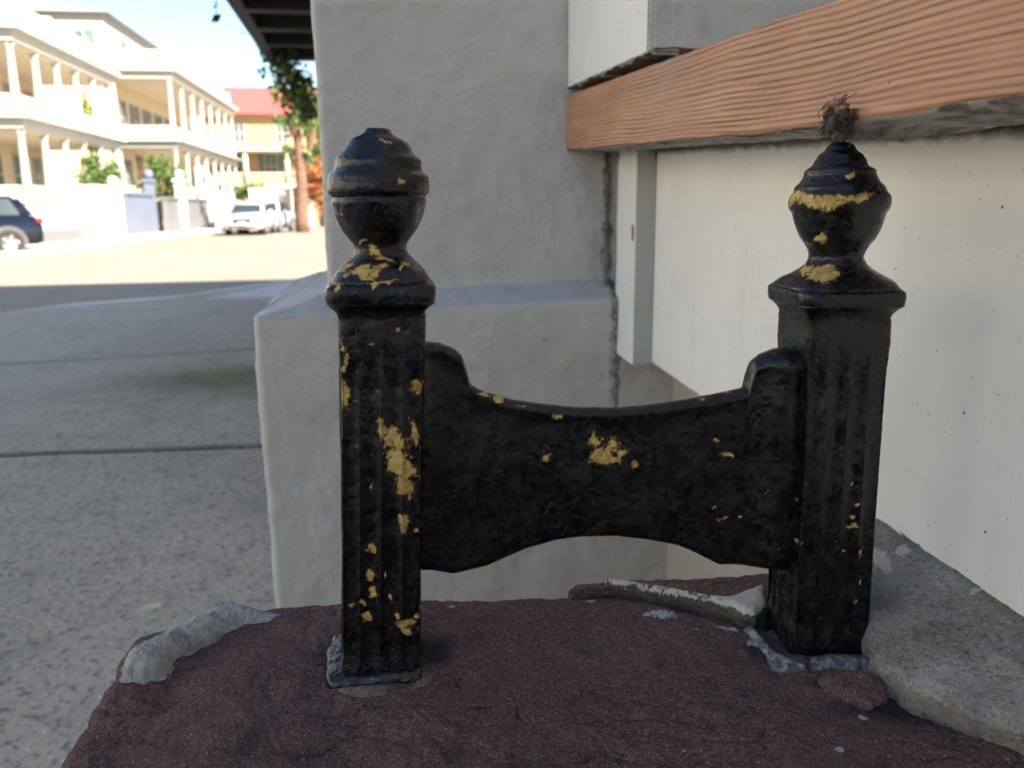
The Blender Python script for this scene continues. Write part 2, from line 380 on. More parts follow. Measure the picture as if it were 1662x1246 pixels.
# ------------------------------------------------------------------ ground, road, pavement
SZ = .15
gp = []
g = MB().poly([(-900, -900, -.25), (900, -900, -.25), (900, 900, -.25), (-900, 900, -.25)], [(0, 1, 2, 3)]).build('ground', M['soil']); tag(g, 'wide bare ground stretching away under the town', kind='structure')
rd = MB().poly([(-120, 3, 0), (60, 3, 0), (60, 160, 0), (-120, 160, 0)], [(0, 1, 2, 3)]).build('road', M['road']); tag(rd, 'sunlit pale asphalt street beyond the shaded pavement', kind='structure')
kpx = [(-420, 585), (-200, 540), (0, 508), (120, 491), (300, 478), (400, 463), (530, 447), (640, 441)]
kp = [onZ(a, b, SZ) for a, b in kpx]
side = empty('sidewalk'); tag(side, 'shaded grey concrete pavement of wide slabs beside the stoop', kind='structure')
# slab joints: far edge, second, third
jl = [[onZ(0, 591, SZ), onZ(415, 566, SZ)], [onZ(0, 738, SZ), onZ(415, 722, SZ)]]
def lineY(l, x): a, b = l; return a.y+(b.y-a.y)*(x-a.x)/(b.x-a.x)
def kerbY(x):
    for a, b in zip(kp, kp[1:]):
        if a.x <= x <= b.x: return a.y+(b.y-a.y)*(x-a.x)/(b.x-a.x)
    return kp[0].y if x < kp[0].x else kp[-1].y
XL, XR = kp[0].x, 1.2
def slab(f0, f1, res=.03):
    nx, ny = int((XR-XL)/.06), 60
    xs = np.linspace(XL, XR, nx); V = []
    for j in range(ny):
        v = j/(ny-1)
        for x in xs:
            a, b = f0(x), f1(x); b = max(b, a+.01); V.append((x, a+(b-a)*v, 0))
    V = np.array(V); edge = np.minimum((V[:, 1]-np.repeat([[f0(x) for x in xs]], ny, 0).ravel()), (np.repeat([[max(f1(x), f0(x)+.01) for x in xs]], ny, 0).ravel()-V[:, 1]))
    V[:, 2] = SZ+fbm(V, 1.2, 3)*.006+fbm(V, 12, 5)*.0015-.010*np.exp(-(np.clip(edge, 0, 1)/.012)**2)
    n = nx; Fq = rings_faces(ny, n, False)
    # skirts
    b = len(V); bot = V.copy(); 
    V2 = [V]; F2 = [Fq]
    def skirt(idx):
        nonlocal b
        s = V[idx].copy(); s[:, 2] = -.02; V2.append(s); k = np.arange(len(idx)-1)
        F2.append(np.stack([idx[k], idx[k+1], b+k+1, b+k], -1)); b += len(idx)
    skirt(np.arange(n)); skirt(np.arange((ny-1)*n, ny*n)); skirt(np.arange(0, ny*n, n)); skirt(np.arange(n-1, ny*n, n))
    V = np.concatenate(V2); me = mesh_np('paving_slab', V, np.concatenate(F2))
    mc = onZ(400, 610, SZ); 
    moss = np.exp(-(((V[:, 0]-mc.x)/.75)**2+((V[:, 1]-mc.y)/.6)**2))*.95
    mc2 = onZ(150, 660, SZ); moss += .22*np.exp(-(((V[:, 0]-mc2.x)/1.6)**2+((V[:, 1]-mc2.y)/1.0)**2))
    attr(me, 'moss', moss)
    e = np.zeros(len(V)); e[:len(edge)] = np.exp(-(edge/.03)**2)*.9; attr(me, 'dark', e)
    return link('paving_slab', me, M['side'], side)
G = .011
slab(lambda x: lineY(jl[0], x)+G, lambda x: kerbY(x)-.56)
slab(lambda x: lineY(jl[1], x)+G, lambda x: lineY(jl[0], x)-G)
slab(lambda x: lineY(jl[1], x)-2.4, lambda x: lineY(jl[1], x)-G)
slab(lambda x: lineY(jl[1], x)-5.2, lambda x: lineY(jl[1], x)-2.4-2*G)
# kerb
kb = MB()
for a, b in zip(kp, kp[1:]):
    w_ = Vector((0, .15, 0)); kb.hexa([(a.x, a.y-.55, -.05), (b.x, b.y-.55, -.05), (b.x, b.y, -.05), (a.x, a.y, -.05), (a.x, a.y-.55, SZ+.004), (b.x, b.y-.55, SZ+.004), (b.x, b.y, SZ-.004), (a.x, a.y, SZ-.004)])
tag(kb.build('kerb', M['kerb']), 'pale worn kerb stone curving between pavement and street', kind='structure')
# lighter apron where the kerb drops to the side street
ap = [onZ(p, q, SZ+.010) for p, q in ((330, 486), (450, 462), (530, 452), (660, 446), (660, 476), (530, 480))]
tag(MB().prism([(p.x, p.y) for p in ap], 'z', SZ-.05, SZ+.012).build('kerb_ramp', M['kerb']), 'smooth pale ramp of concrete at the pavement corner', kind='structure')
def leaf(px, py, L, W, rz, m, label, curl=.3):
    c = onZ(px, py, SZ+.012); V = []; n = 9
    for i in range(n):
        u = i/(n-1)*2-1; wd = W*(1-u*u)**.8
        for v in (-1, -.5, 0, .5, 1): V.append((u*L, v*wd, curl*L*u*u*.5+abs(v)*wd*.5))
    V = np.array(V); me = mesh_np('fallen_leaf', V, rings_faces(n, 5, False)); me2 = me
    o = link('fallen_leaf', me, m); o.location = c; o.rotation_euler = (R(8), 0, rz); o.modifiers.new('s', 'SOLIDIFY').thickness = .0015
    return tag(o, label, 'leaf', 'dry leaves lying on the pavement')
leaf(242, 988, .030, .012, R(35), M['dryleaf'], 'pale narrow dry leaf on the pavement left of the brown stone')
leaf(400, 780, .020, .015, R(-10), M['brownleaf'], 'small curled brown leaf on the pavement beside the grey plinth', .9)
leaf(95, 706, .020, .014, R(70), M['brownleaf'], 'dark brown leaf scrap farthest out on the mossy slab')

# ------------------------------------------------------------------ own house: grey pier, panel, board
def rrect(t0, t1, s0, s1, off, rad, step):
    t0 -= off*1.62; s0 -= off; pts = []
    def seg(a, b, st):
        n = max(2, int(math.dist(a, b)/st)); return [(a[0]+(b[0]-a[0])*i/n, a[1]+(b[1]-a[1])*i/n) for i in range(n)]
    pts += seg((t1, s0), (t0+rad, s0), step)
    for i in range(10):
        a = -math.pi/2-math.pi/2*i/10; pts.append((t0+rad+rad*math.cos(a), s0+rad+rad*math.sin(a)))
    pts += seg((t0, s0+rad), (t0, s1), step*6); pts += seg((t0, s1), (t1, s1), step*8); pts += seg((t1, s1), (t1, s0), step*8)
    return pts
pA = onP(519, 250, DH, .93)                       # upper left corner of the pier
tA = pA.dot(NH); SW = .93
zl = onP(700, 497, DH, .885).z; zu = onP(700, 463, DH, .93).z
def pier():
    rows = []
    zs = list(np.arange(SZ-.05, zl-.012, .006)) + [zl-.008, zl-.004, zl-.001]
    for z in zs: rows.append((z, .047))
    for q in np.linspace(0, 1, 10): rows.append((zl+.001+(zu-zl)*q, .046*(1-q)+.0005))
    for z in np.arange(zu+.004, CZ+.62, .006): rows.append((z, 0))
    for z in (CZ+.8, CZ+1.2, CZ+2, CZ+3): rows.append((z, 0))
    rings = []
    for z, off in rows:
        p = rrect(tA, .60, SW, SW+.42, off, .009, .006)
        rings.append([(NH*t+DH*s_).to_tuple()[:2]+(z,) for t, s_ in p])
    n = len(rings[0]); rings = [r[:n] if len(r) >= n else r+[r[-1]]*(n-len(r)) for r in rings]
    V = np.array(rings).reshape(-1, 3); Fq = rings_faces(len(rows), n)
    base = V.copy()
    T = V@np.array(NH); S_ = V@np.array(DH)
    # the ledge sags a little toward the open corner
    lz = np.exp(-((V[:, 2]-(zl+zu)/2)/.06)**2); V[:, 2] -= lz*(.22-T)*.020
    N = normals_np(V, Fq)
    d = fbm(base, 9, 11, 2)*.0018+fbm(base, 34, 21, 3)*.0010-.0018*np.clip(fbm(base, 60, 77, 2)-.75, 0, 1)*3
    V += N*d[:, None]
    me = mesh_np('plastered_pier', V, Fq)
    zz = base[:, 2]
    attr(me, 'ledge', ((zz > zl-.001) & (zz < zu+.004)).astype(float))
    edgeT = np.exp(-((T-.268)/.009)**2)*(zz > CZ-.23)*(S_ < SW+.02)*.85
    lowc = np.exp(-((T-.305)/.035)**2)*(zz < CZ-.16)*(S_ < SW+.02)*.28
    attr(me, 'crack', np.maximum(edgeT, lowc))
    return link('plastered_pier', me, M['wall'])
pr = pier(); tag(pr, 'tall grey painted stucco pier with a protruding plinth behind the boot scraper', 'pier')

TP, TS, TB, TF = .292, .271, .222, .334           # offsets of panel, trim strip, board and foundation
def slabpoly(name, pts, n, d, m, parent=None, bevel=0):
    """outline pts (world, on a plane) pushed back along vector d"""
    b = MB(); k = len(pts); v = [Vector(p) for p in pts]; v2 = [p+d for p in v]
    b.poly(v+v2, [tuple(range(k)), tuple(range(2*k-1, k-1, -1))]+[(i, (i+1) % k, k+(i+1) % k, k+i) for i in range(k)])
    return b.build(name, m, parent, bevel=bevel)
# white panel as a fine grid so that dirt can sit at its edges
SEAM = SW-.047
def gridpanel(name, P, nu, nv, back, m, parent, fx=None):
    """P(u,v)->Vector front; closed with a back sheet"""
    V = np.array([P(i/(nu-1), j/(nv-1)) for j in range(nv) for i in range(nu)]); Fq = rings_faces(nv, nu, False)
    b = len(V); B = V+np.array(back); Fb = Fq[:, ::-1]+b
    rim = list(range(nu))+[nu-1+nu*j for j in range(1, nv)]+[nu*(nv-1)+i for i in range(nu-2, -1, -1)]+[nu*j for j in range(nv-2, 0, -1)]
    rim = np.array(rim); r2 = np.roll(rim, -1); Fs = np.stack([rim, r2, r2+b, rim+b], -1)
    me = mesh_np(name, np.concatenate([V, B]), np.concatenate([Fq, Fb, Fs]), smooth=False)
    return me, np.concatenate([V, V])
pb0, pb1 = onP(1072, 598, NH, TP), onP(1662, 1010, NH, TP)
pt0, pt1 = onP(1085, 240, NH, TP), onP(1662, 200, NH, TP)
def ext(a, b, k): return a+(b-a)*k
def s_of(p): return p.dot(DH)
def at_s(a, b, s_): k = (s_-s_of(a))/(s_of(b)-s_of(a)); return a+(b-a)*k
def Ppanel(u, v):
    s_ = .89+(-.9-.89)*u**.999
    lo, hi = at_s(pb0, pb1, s_), at_s(pt0, pt1, s_)+Vector((0, 0, .000+.0012*math.sin(s_*47)+.0008*math.sin(s_*131))); p = lo+(hi-lo)*v
    return p.lerp(p, 0)
house = empty('entrance_stoop', ts(TP, 0, 0)); tag(house, 'white panelled side of the entrance with a bare wooden board laid on top', 'stoop')
def unparent_loc(o): o.matrix_parent_inverse = house.matrix_world.inverted(); return o
bpy.context.view_layer.update()
me, V0 = gridpanel('side_panel', Ppanel, 360, 60, tuple(NH*.03), M['white'], None)
s_ = V0@np.array(DH); lo = np.array([at_s(pb0, pb1, q).z for q in s_]); hi = np.array([at_s(pt0, pt1, q).z for q in s_])
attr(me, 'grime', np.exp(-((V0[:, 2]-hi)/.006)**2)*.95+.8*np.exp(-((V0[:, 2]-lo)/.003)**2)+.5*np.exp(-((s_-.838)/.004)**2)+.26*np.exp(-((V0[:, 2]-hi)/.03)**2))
attr(me, 'rust', np.zeros(len(V0)))
unparent_loc(link('side_panel', me, M['white'], house))
# trim strip
def Pstrip(u, v):
    s_ = .895+(.828-.895)*u; a = onP(1010, 580, NH, TS); b = onP(1040, 601, NH, TS)
    z0 = at_s(a, b, s_).z; z1 = at_s(pt0, pt1, s_).z+.01; q = ts(TS, s_, z0+(z1-z0)*v); return q
me, V0 = gridpanel('trim_strip', Pstrip, 40, 200, tuple(NH*.02), M['white'], None)
s_ = V0@np.array(DH); rc = onP(1027, 378, NH, TS)
attr(me, 'rust', 1.3*np.exp(-(((s_-rc.dot(DH))/.0055)**2+((V0[:, 2]-rc.z)/.010)**2)))
attr(me, 'grime', .7*np.exp(-((s_-.893)/.004)**2)+.6*np.exp(-((V0[:, 2]-pt0.z)/.008)**2))
unparent_loc(link('trim_strip', me, M['white'], house))
# its narrow edge turned toward the viewer, coloured greyer than the strip
def Pedge(u, v):
    a = onP(1040, 601, NH, TS); z1 = at_s(pt0, pt1, .83).z+.01; t = TS+.0005+.021*u; return ts(t, .8268, a.z+.001+(z1-a.z)*v)
me, V0 = gridpanel('trim_edge', Pedge, 20, 120, tuple(DH*.003), None, None)
attr(me, 'rust', np.zeros(len(V0))); attr(me, 'grime', .75*np.exp(-((V0@np.array(NH)-TP)/.002)**2)+.6*np.exp(-((V0[:, 2]-pt0.z)/.010)**2))
unparent_loc(link('trim_edge', me, M['greytrim'], house))
# foundation under the panel
def Pfound(u, v):
    s_ = .90+(-.9-.90)*u; return ts(TF+.004*math.sin(s_*9), s_, SZ-.02+(at_s(pb0, pb1, s_).z+.02-SZ+.02)*v)
me, V0 = gridpanel('foundation', Pfound, 60, 30, tuple(NH*.05), M['cream'], None)
attr(me, 'grime', np.clip((SZ+.5-V0[:, 2])*.8, 0, .5)); attr(me, 'rust', np.zeros(len(V0)))
unparent_loc(link('foundation', me, M['cream'], house))
# wooden board, its own local frame: x along (towards the street), z up
BL = 1.75; bs0 = .928                              # board end against the pier
e0 = onP(935, 245, NH, TB); e1 = onP(1340, 212, NH, TB); t0 = onP(932, 150, NH, TB); t1 = onP(1340, 2, NH, TB)
MB().hexa([ts(TP+.004, .9, pt0.z-.01), ts(TP+.02, .9, pt0.z-.01), ts(TP+.02, -.8, pt0.z-.01), ts(TP+.004, -.8, pt0.z-.01), ts(TP+.004, .9, CZ+.30), ts(TP+.02, .9, CZ+.30), ts(TP+.02, -.8, CZ+.30), ts(TP+.004, -.8, CZ+.30)]).build('gap_shade_sheet', M['dark'], None).name  # near-black sheet added so the slot under the board shows as deep shade
bk_ = bpy.data.objects['gap_shade_sheet']; unparent_loc(bk_); bk_.parent = house
bo = empty('wooden_board', ts(TB, bs0, e0.z)); dirv = (at_s(e0, e1, -.5)-at_s(e0, e1, .9)); 
bo.rotation_euler = (0, 0, 0)
tag(bo, 'bare weathered pine board with wavy grain lying above the white panel', 'board')
bpy.context.view_layer.update()
def board():
    nu, prof_n = 520, 0
    rows = []
    for i in range(nu):
        u = i/(nu-1); s_ = bs0-BL*u
        zb = at_s(e0, e1, s_).z; zt = at_s(t0, t1, s_).z
        ch = max(0, min(1, (.44-s_)/.22)); rise = .009*ch+.0012*math.sin(s_*37)+.0008*math.sin(s_*91)
        pr_ = []
        for k in range(50): pr_.append((TB, zb+rise+.002+(zt-.003-zb-rise-.002)*k/49))
        pr_ += [(TB+.001, zt-.001), (TB+.003, zt)]+[(TB+.003+.058*k/4, zt) for k in range(1, 5)]
        pr_ += [(TB+.062, zb+.001), (TB+.045, zb-.0005), (TB+.03, zb), (TB+.012, zb+.001), (TB+.006, zb+.001+rise*.3), (TB+.002, zb+rise*.8)]
        rows.append([tuple(ts(t, s_, z)) for t, z in pr_])
    n = len(rows[0]); V = np.array(rows).reshape(-1, 3); Fq = rings_faces(nu, n)
    fac = list(Fq)
    N = normals_np(V, Fq); kn = onP(1372, 185, NH, TB)
    D = np.sqrt(((V@np.array(DH)-kn.dot(DH))/.016)**2+((V[:, 2]-kn.z)/.011)**2)
    s_ = V@np.array(DH); T = V@np.array(NH)
    zb = np.array([at_s(e0, e1, q).z for q in s_]); V0 = V.copy(); T0 = T; V0z = V[:, 2]; zb0 = zb
    gr = .85*np.exp(-D**2*1.3)+.9*np.exp(-((V[:, 2]-zb)/.0035)**2)+.5*np.exp(-((s_-bs0)/.006)**2)
    V += N*(fbm(V, 60, 5)*.0004-(.006*np.exp(-D**2*1.2)*(1+.8*fbm(V, 350, 9))))[:, None]
    me = mesh_np('plank', V, np.array(fac))
    # end caps
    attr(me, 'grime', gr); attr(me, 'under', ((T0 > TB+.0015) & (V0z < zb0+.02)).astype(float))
    # transform the coords so that the wood grain runs along local x
    zt_ = np.array([at_s(t0, t1, q).z for q in s_])
    L = np.stack([-(s_-bs0), T-TB, (V[:, 2]-zb)], 1)
    a = me.attributes.new('grain', 'FLOAT_VECTOR', 'POINT'); a.data.foreach_set('vector', L.astype(np.float32).ravel())
    return me
me = board()
k_ = M['wood'].node_tree; at_ = k_.nodes.new('ShaderNodeAttribute'); at_.attribute_name = 'grain'
tcn = [n for n in k_.nodes if n.type == 'TEX_COORD'][0]
for l in list(tcn.outputs['Object'].links):
    ts_ = l.to_socket; k_.links.remove(l); k_.links.new(at_.outputs['Vector'], ts_)
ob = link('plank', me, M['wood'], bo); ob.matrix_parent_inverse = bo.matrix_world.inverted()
# end cap against the pier and at the far end
for s_, nm in ((bs0+.0005, 'board_end'),):
    b = MB(); zb, zt = at_s(e0, e1, s_).z, at_s(t0, t1, s_).z
    b.hexa([ts(TB+.001, s_, zb+.001), ts(TB+.061, s_, zb+.001), ts(TB+.061, s_-.01, zb+.001), ts(TB+.001, s_-.01, zb+.001), ts(TB+.001, s_, zt-.001), ts(TB+.061, s_, zt-.001), ts(TB+.061, s_-.01, zt-.001), ts(TB+.001, s_-.01, zt-.001)])
    o = b.build('board_end', M['fibre'], bo); o.matrix_parent_inverse = bo.matrix_world.inverted()
# frayed fibres under the knot
kn = onP(1368, 190, NH, TB); fb = MB(); r2 = random.Random(3)
pts = []; tgt = onP(1372, 222, NH, TB-.002)
blob_top = onP(1376, 178, NH, TB-.001)
for i in range(520):
    a = kn+DH*max(-.013, min(.010, r2.gauss(-.001, .0058)))+Vector((0, 0, max(-.005, min(.0095, r2.gauss(.0018, .0038)))))-NH*r2.uniform(-.001, .002)
    ang = r2.gauss(0, 1); b_ = a+DH*r2.gauss(-.001, .0035)+Vector((0, 0, -abs(r2.gauss(.004, .003))))-NH*r2.uniform(.0, .006)
    c_ = b_+(tgt-b_)*r2.uniform(.0, .5)+DH*r2.gauss(0, .0015)
    rr = r2.uniform(.00008, .00026); fb.tube([a, a.lerp(b_, .5)-NH*r2.uniform(0, .002), b_, c_], [rr, rr*1.2, rr, rr*.4], 5)
o = fb.build('frayed_fibres', M['fibre'], bo, smooth=True); o.matrix_parent_inverse = bo.matrix_world.inverted(); o['kind'] = 'stuff'
def blob(name, c, rad, m, parent=None, amp=.25, freq=150, seed=1, res=48, sq=(1, 1, 1)):
    nu, nv = res, res//2; V = []
    for j in range(nv+1):
        a = math.pi*j/nv
        for i in range(nu):
            t = 2*math.pi*i/nu; V.append((math.sin(a)*math.cos(t), math.sin(a)*math.sin(t), math.cos(a)))
    V = np.array(V); P = V*np.array(rad)*np.array(sq); P = P*(1+amp*fbm(P+np.array(c), freq, seed, 3))[:, None]+np.array(c)
    me = mesh_np(name, P, rings_faces(nv+1, nu)); return link(name, me, m, parent)
o = blob('splinter_knob', onP(1364, 206, NH, TB-.001), .0055, M['fibre'], bo, .5, 300, sq=(1, 1, 1.25)); o.matrix_parent_inverse = bo.matrix_world.inverted()

# pier above the board: white jamb face and grey front
sJ = SW; g0 = onP(1060, 84, NH, TB+.0); sG = g0.dot(DH)
zj0 = onP(932, 140, NH, TB+.002).z; zj1 = g0.z
uj = empty('upper_jamb', ts(TB, sG, zj1)); tag(uj, 'white and grey painted jamb block standing above the wooden board', 'jamb'); bpy.context.view_layer.update()
def Pj(u, v):
    s_ = sJ-.002+(sG-sJ+.002)*u; z0 = zj0+(zj1-zj0)*u+.0015*math.sin(u*23)+.001*math.sin(u*61); q = ts(TB+.001, s_, z0+(CZ+1.6-z0)*v**1.5); return q
me, V0 = gridpanel('jamb_side', Pj, 160, 200, tuple(NH*.02), M['white'], None)
s_ = V0@np.array(DH); u_ = (sJ-s_)/(sJ-sG); z0 = zj0+(zj1-zj0)*u_
attr(me, 'grime', 1.1*np.exp(-((V0[:, 2]-z0)/.0035)**2)); attr(me, 'rust', np.zeros(len(V0)))
lp0, lp1 = onP(932, 50, NH, TB), onP(955, 25, NH, TB); wv_ = fbm(V0, 40, 91, 3)*.006
attr(me, 'lap', np.clip(.5+((V0[:, 2]-lp0.z)*1.1-(sJ-s_)*.9+wv_)*60, 0, 1)*(s_ > lp1.dot(DH)-.02+wv_))
o = link('jamb_side', me, M['white'], uj); o.matrix_parent_inverse = uj.matrix_world.inverted()
def Pg(u, v):
    t = TB+.001+(.9-TB)*u; z0 = zj1+.0015+.001*math.sin(u*71); return ts(t, sG-.0015, z0+(CZ+1.6-z0)*v**1.5)
me, V0 = gridpanel('jamb_front', Pg, 160, 120, tuple(DH*.02), M['wall'], None)
for a_ in ('ledge', 'crack'): attr(me, a_, (1.0*np.exp(-((V0[:, 2]-zj1)/.003)**2) if a_ == 'crack' else np.zeros(len(V0))))
o = link('jamb_front', me, M['wall'], uj); o.matrix_parent_inverse = uj.matrix_world.inverted()
# the rest of the near house (right of and behind the viewer); it shades the pavement
nh = empty('stucco_townhouse', ts(.5, -6, 0), BETA); tag(nh, 'tall grey stucco townhouse that the stoop and pier belong to', 'house')
b = MB(); b.box(0, 12, -10, 8.9, -.1, 10.0); b.build('house_wall', plain('townhouse_stucco', (.70, .67, .61), .7, .08, 1, .004, 20), nh)
MB().box(-.25, 12.2, -10.2, 9.1, 10.0, 10.35).build('cornice', M['hwhite'], nh, bevel=.03)
MB().box(-1.9, -.001, -10, -3.6, -.1, 9.6).build('sky_block_wing', bpy.data.materials['townhouse_stucco'], nh)  # unseen wing invented to block sky light from behind the viewer; pale for bounce
for zz in (3.2, 6.6):
    for yy in (-7, -3.5, 0, 3.0):
        wn = MB().box(-.03, .05, yy, yy+1.1, zz, zz+2.0).build('window', M['hwhite'], nh)
        for q in (0, 1):
            for r_ in (0, 1): MB().box(-.045, -.032, yy+.08+q*.5, yy+.52+q*.5, zz+.08+r_*.95, zz+.95+r_*.95).build('pane', M['pane'], wn)

# ------------------------------------------------------------------ stone, cement, mortar
ZS = .925
def resample(pts, step):
    pts = [np.array(p[:2]) for p in pts]; out = []
    for a, b in zip(pts, pts[1:]+pts[:1]):
        n = max(1, int(np.linalg.norm(b-a)/step)); out += [a+(b-a)*i/n for i in range(n)]
    out = np.array(out)
    for _ in range(6): out = (np.roll(out, 1, 0)+out*2+np.roll(out, -1, 0))/4
    return out
def slab_rings(name, outline, centre, ztop, thick, rr, step=.0016, rings=220, lump=1.0, seed=0, m=None, edge=1.0, tilt=None, powr=.75, lay_=1.0):
    O = resample(outline, step); n = len(O); c = np.array(centre)
    A = O-c; ln = np.linalg.norm(A, axis=1, keepdims=True); nrm = A/ln
    O3 = np.c_[O, np.zeros(n)]
    O = O+nrm*(fbm(O3, 45, seed+3, 3)*.0022*edge+fbm(O3, 220, seed+5, 3)*.0011*edge)[:, None]
    A = O-c; ln = np.linalg.norm(A, axis=1, keepdims=True)
    R_ = []
    for q in np.linspace(.002, 1, rings)**powr:
        d = np.maximum(ln*(1-q), 0); P = c+A*q
        h = np.where(d < rr, rr-np.sqrt(np.maximum(rr*rr-(rr-d)**2, 0)), 0)
        R_.append(np.c_[P, ztop-h*.999])
    zlast = ztop-rr
    for q in np.linspace(.04, 1, 22): 
        R_.append(np.c_[O+nrm*.002*math.sin(q*3), np.full((n, 1), zlast-(thick-rr)*q)])
    V = np.concatenate(R_); Fq = rings_faces(len(R_), n)
    if tilt: V[:, 2] += tilt(V)
    N = normals_np(V, Fq)
    sgn = 1 if N[:n*5, 2].mean() > 0 else -1
    if sgn < 0: Fq = Fq[:, ::-1]; N = -N
    V0 = V.copy()
    lay = fbm(V0@np.array([[.9, .3, 0], [-.3, 2.6, 0], [0, 0, 1]]), 30, seed+12, 4)
    V = V+N*(lump*(fbm(V0, 18, seed+1, 2)*.0016+fbm(V0, 90, seed+2, 3)*.0007+fbm(V0, 420, seed+8, 2)*.00035+lay_*.0011*np.abs(lay)-lay_*.0010*np.exp(-(lay/.05)**2)*(np.abs(fbm(V0, 9, seed+14, 2)) > .35)))[:, None]
    return V, Fq, V0
ol = [onZ(a, b, ZS) for a, b in ((40, 1300), (76, 1240), (132, 1140), (176, 1070), (190, 1040), (218, 1014), (280, 996), (345, 980), (440, 982), (550, 977), (700, 968), (900, 961), (990, 962), (1100, 985), (1240, 1010))]
ol += [Vector((.42, .44, 0)), Vector((.42, -.12, 0)), Vector((ol[0].x+.005, -.12, 0))]
def stilt(V):
    P = onZ(140, 1246, ZS); x = V[:, 0]
    t = -.004*np.clip((-.115-x)/.05, 0, 1)**2
    sc_ = onZ(760, 1200, ZS); t -= .0022*np.exp(-((V[:, 0]-sc_.x-.2*(V[:, 1]-sc_.y))/.008)**2)*(V[:, 1] < .34)
    sp_ = onZ(1480, 1150, ZS); t -= .004*np.exp(-(((V[:, 0]-sp_.x)/.05)**2+((V[:, 1]-sp_.y)/.014)**2))
    return t
V, Fq, V0 = slab_rings('sandstone_step', ol, (.09, .26), ZS, .14, .012, rings=330, step=.0013, lump=1.15, m=None, tilt=stilt)
# flaking dips on the left shoulder
me = mesh_np('sandstone_step', V, Fq)
dirt_shade = np.zeros(len(V)); pnt = np.full(len(V), -.6)  # dark marks: dirt, plus contact shadow painted in round the post bases
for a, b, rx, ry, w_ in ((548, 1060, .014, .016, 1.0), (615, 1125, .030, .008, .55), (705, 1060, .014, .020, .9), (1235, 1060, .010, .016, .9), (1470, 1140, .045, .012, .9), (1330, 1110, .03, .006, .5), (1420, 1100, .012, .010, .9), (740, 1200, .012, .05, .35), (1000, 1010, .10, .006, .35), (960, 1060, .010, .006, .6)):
    p = onZ(a, b, ZS); dirt_shade = np.maximum(dirt_shade, w_*np.exp(-((V[:, 0]-p.x)/rx)**2-((V[:, 1]-p.y)/ry)**2))
for a, b, rx, ry in ((1075, 1003, .011, .0035), (1180, 1020, .006, .002), (905, 962, .007, .0018), (958, 966, .010, .0014), (960, 978, .003, .0015), (1222, 1045, .004, .005), (733, 988, .0022, .0018), (1362, 1220, .0025, .002), (1130, 1023, .002, .0012), (1400, 1155, .003, .002), (1190, 1024, .005, .0015)):
    p = onZ(a, b, ZS); pnt = np.maximum(pnt, 1.0-.6*np.sqrt(((V[:, 0]-p.x)/rx)**2+((V[:, 1]-p.y)/ry)**2))
attr(me, 'dirt_shade', dirt_shade); attr(me, 'paint', pnt)
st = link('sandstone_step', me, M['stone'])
tag(st, 'rough brown sandstone slab that the black boot scraper is set into', 'stone slab')
# masonry under the slab down to the pavement
b = MB(); b.prism([(ol[3].x+.01, -.11), (.41, -.11), (.41, .40), (.05, .40), (-.10, .385), (ol[3].x+.02, .33)], 'z', SZ-.03, ZS-.139)
o = b.build('stoop_masonry', M['cement']); tag(o, 'grey rendered masonry under the brown sandstone slab', 'masonry')
for a_ in ('stain', 'chip'): attr(o.data, a_, np.zeros(len(o.data.vertices)))
# rear stone, a little higher
rl = [onZ(a, b, ZS+.006) for a, b in ((918, 957), (935, 948), (1050, 943), (1150, 938), (1240, 929), (1330, 925), (1440, 915), (1470, 950), (1440, 985), (1400, 1000), (1250, 985), (1225, 982), (1150, 966), (1050, 952), (985, 950), (930, 958))]
V, Fq, V0 = slab_rings('rear_stone', rl, tuple(onZ(1200, 960, ZS)[:2]), ZS+.0065, .12, .004, rings=70, step=.0012, lump=.8, seed=40, powr=.8)
me = mesh_np('rear_stone', V, Fq); attr(me, 'paint', np.full(len(V), -.45)); attr(me, 'dirt_shade', np.zeros(len(V))); o = link('rear_stone', me, M['stone2']); tag(o, 'lighter red sandstone piece behind the slab, edged with flaking white paint', 'stone slab')
# white painted lip along its front edge
pl = MB(); 
# cement fillet against the panel
s1 = lambda px, py: onZ(px, py, ZS+.012)
fo = [s1(1408, 1062), s1(1405, 1000), s1(1412, 930), s1(1425, 880), onP(1440, 862, NH, TP+.004), onP(1540, 925, NH, TP+.004), onP(1662, 1012, NH, TP+.004), Vector(ts(TP+.004, .20, 0)), Vector(ts(TP+.004, .08, 0)), s1(1800, 1262), s1(1662, 1182), s1(1560, 1132), s1(1480, 1098), s1(1440, 1086)]
def ctilt(V):
    T = V@np.array(NH); S_ = V@np.array(DH); zp = np.array([at_s(pb0, pb1, q).z for q in S_]); return np.clip((T-.20)/(TP-.20), 0, 1.03)**2.0*np.clip(zp+.002-ZS-.009, 0, .05)
V, Fq, V0 = slab_rings('cement_fillet', fo, tuple(s1(1560, 1060)[:2]), ZS+.009, .020, .0018, rings=120, step=.0012, lump=.8, lay_=.12, seed=60, tilt=ctilt, edge=1.5, powr=.8)
me = mesh_np('cement_fillet', V, Fq); T = V@np.array(NH)
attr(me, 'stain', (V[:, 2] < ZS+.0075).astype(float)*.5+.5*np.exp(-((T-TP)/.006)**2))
ch = np.zeros(len(V))
for a, b, rx, ry in ((1460, 953, .0035, .005), (1600, 1008, .0, 0), (1512, 1030, 0, 0), (1550, 985, .008, .0035), (1440, 905, .004, .010), (1425, 950, .004, .012), (1500, 905, .002, .004), (1575, 1025, .003, .002), (1645, 1052, .003, .0015)):
    if rx:
        p = onZ(a, b, ZS+.014); ch = np.maximum(ch, 1-np.sqrt(((V[:, 0]-p.x)/rx)**2+((V[:, 1]-p.y)/ry)**2)*.5)
attr(me, 'chip', np.clip(ch, -.5, 1)); o = link('cement_fillet', me, M['cement'])
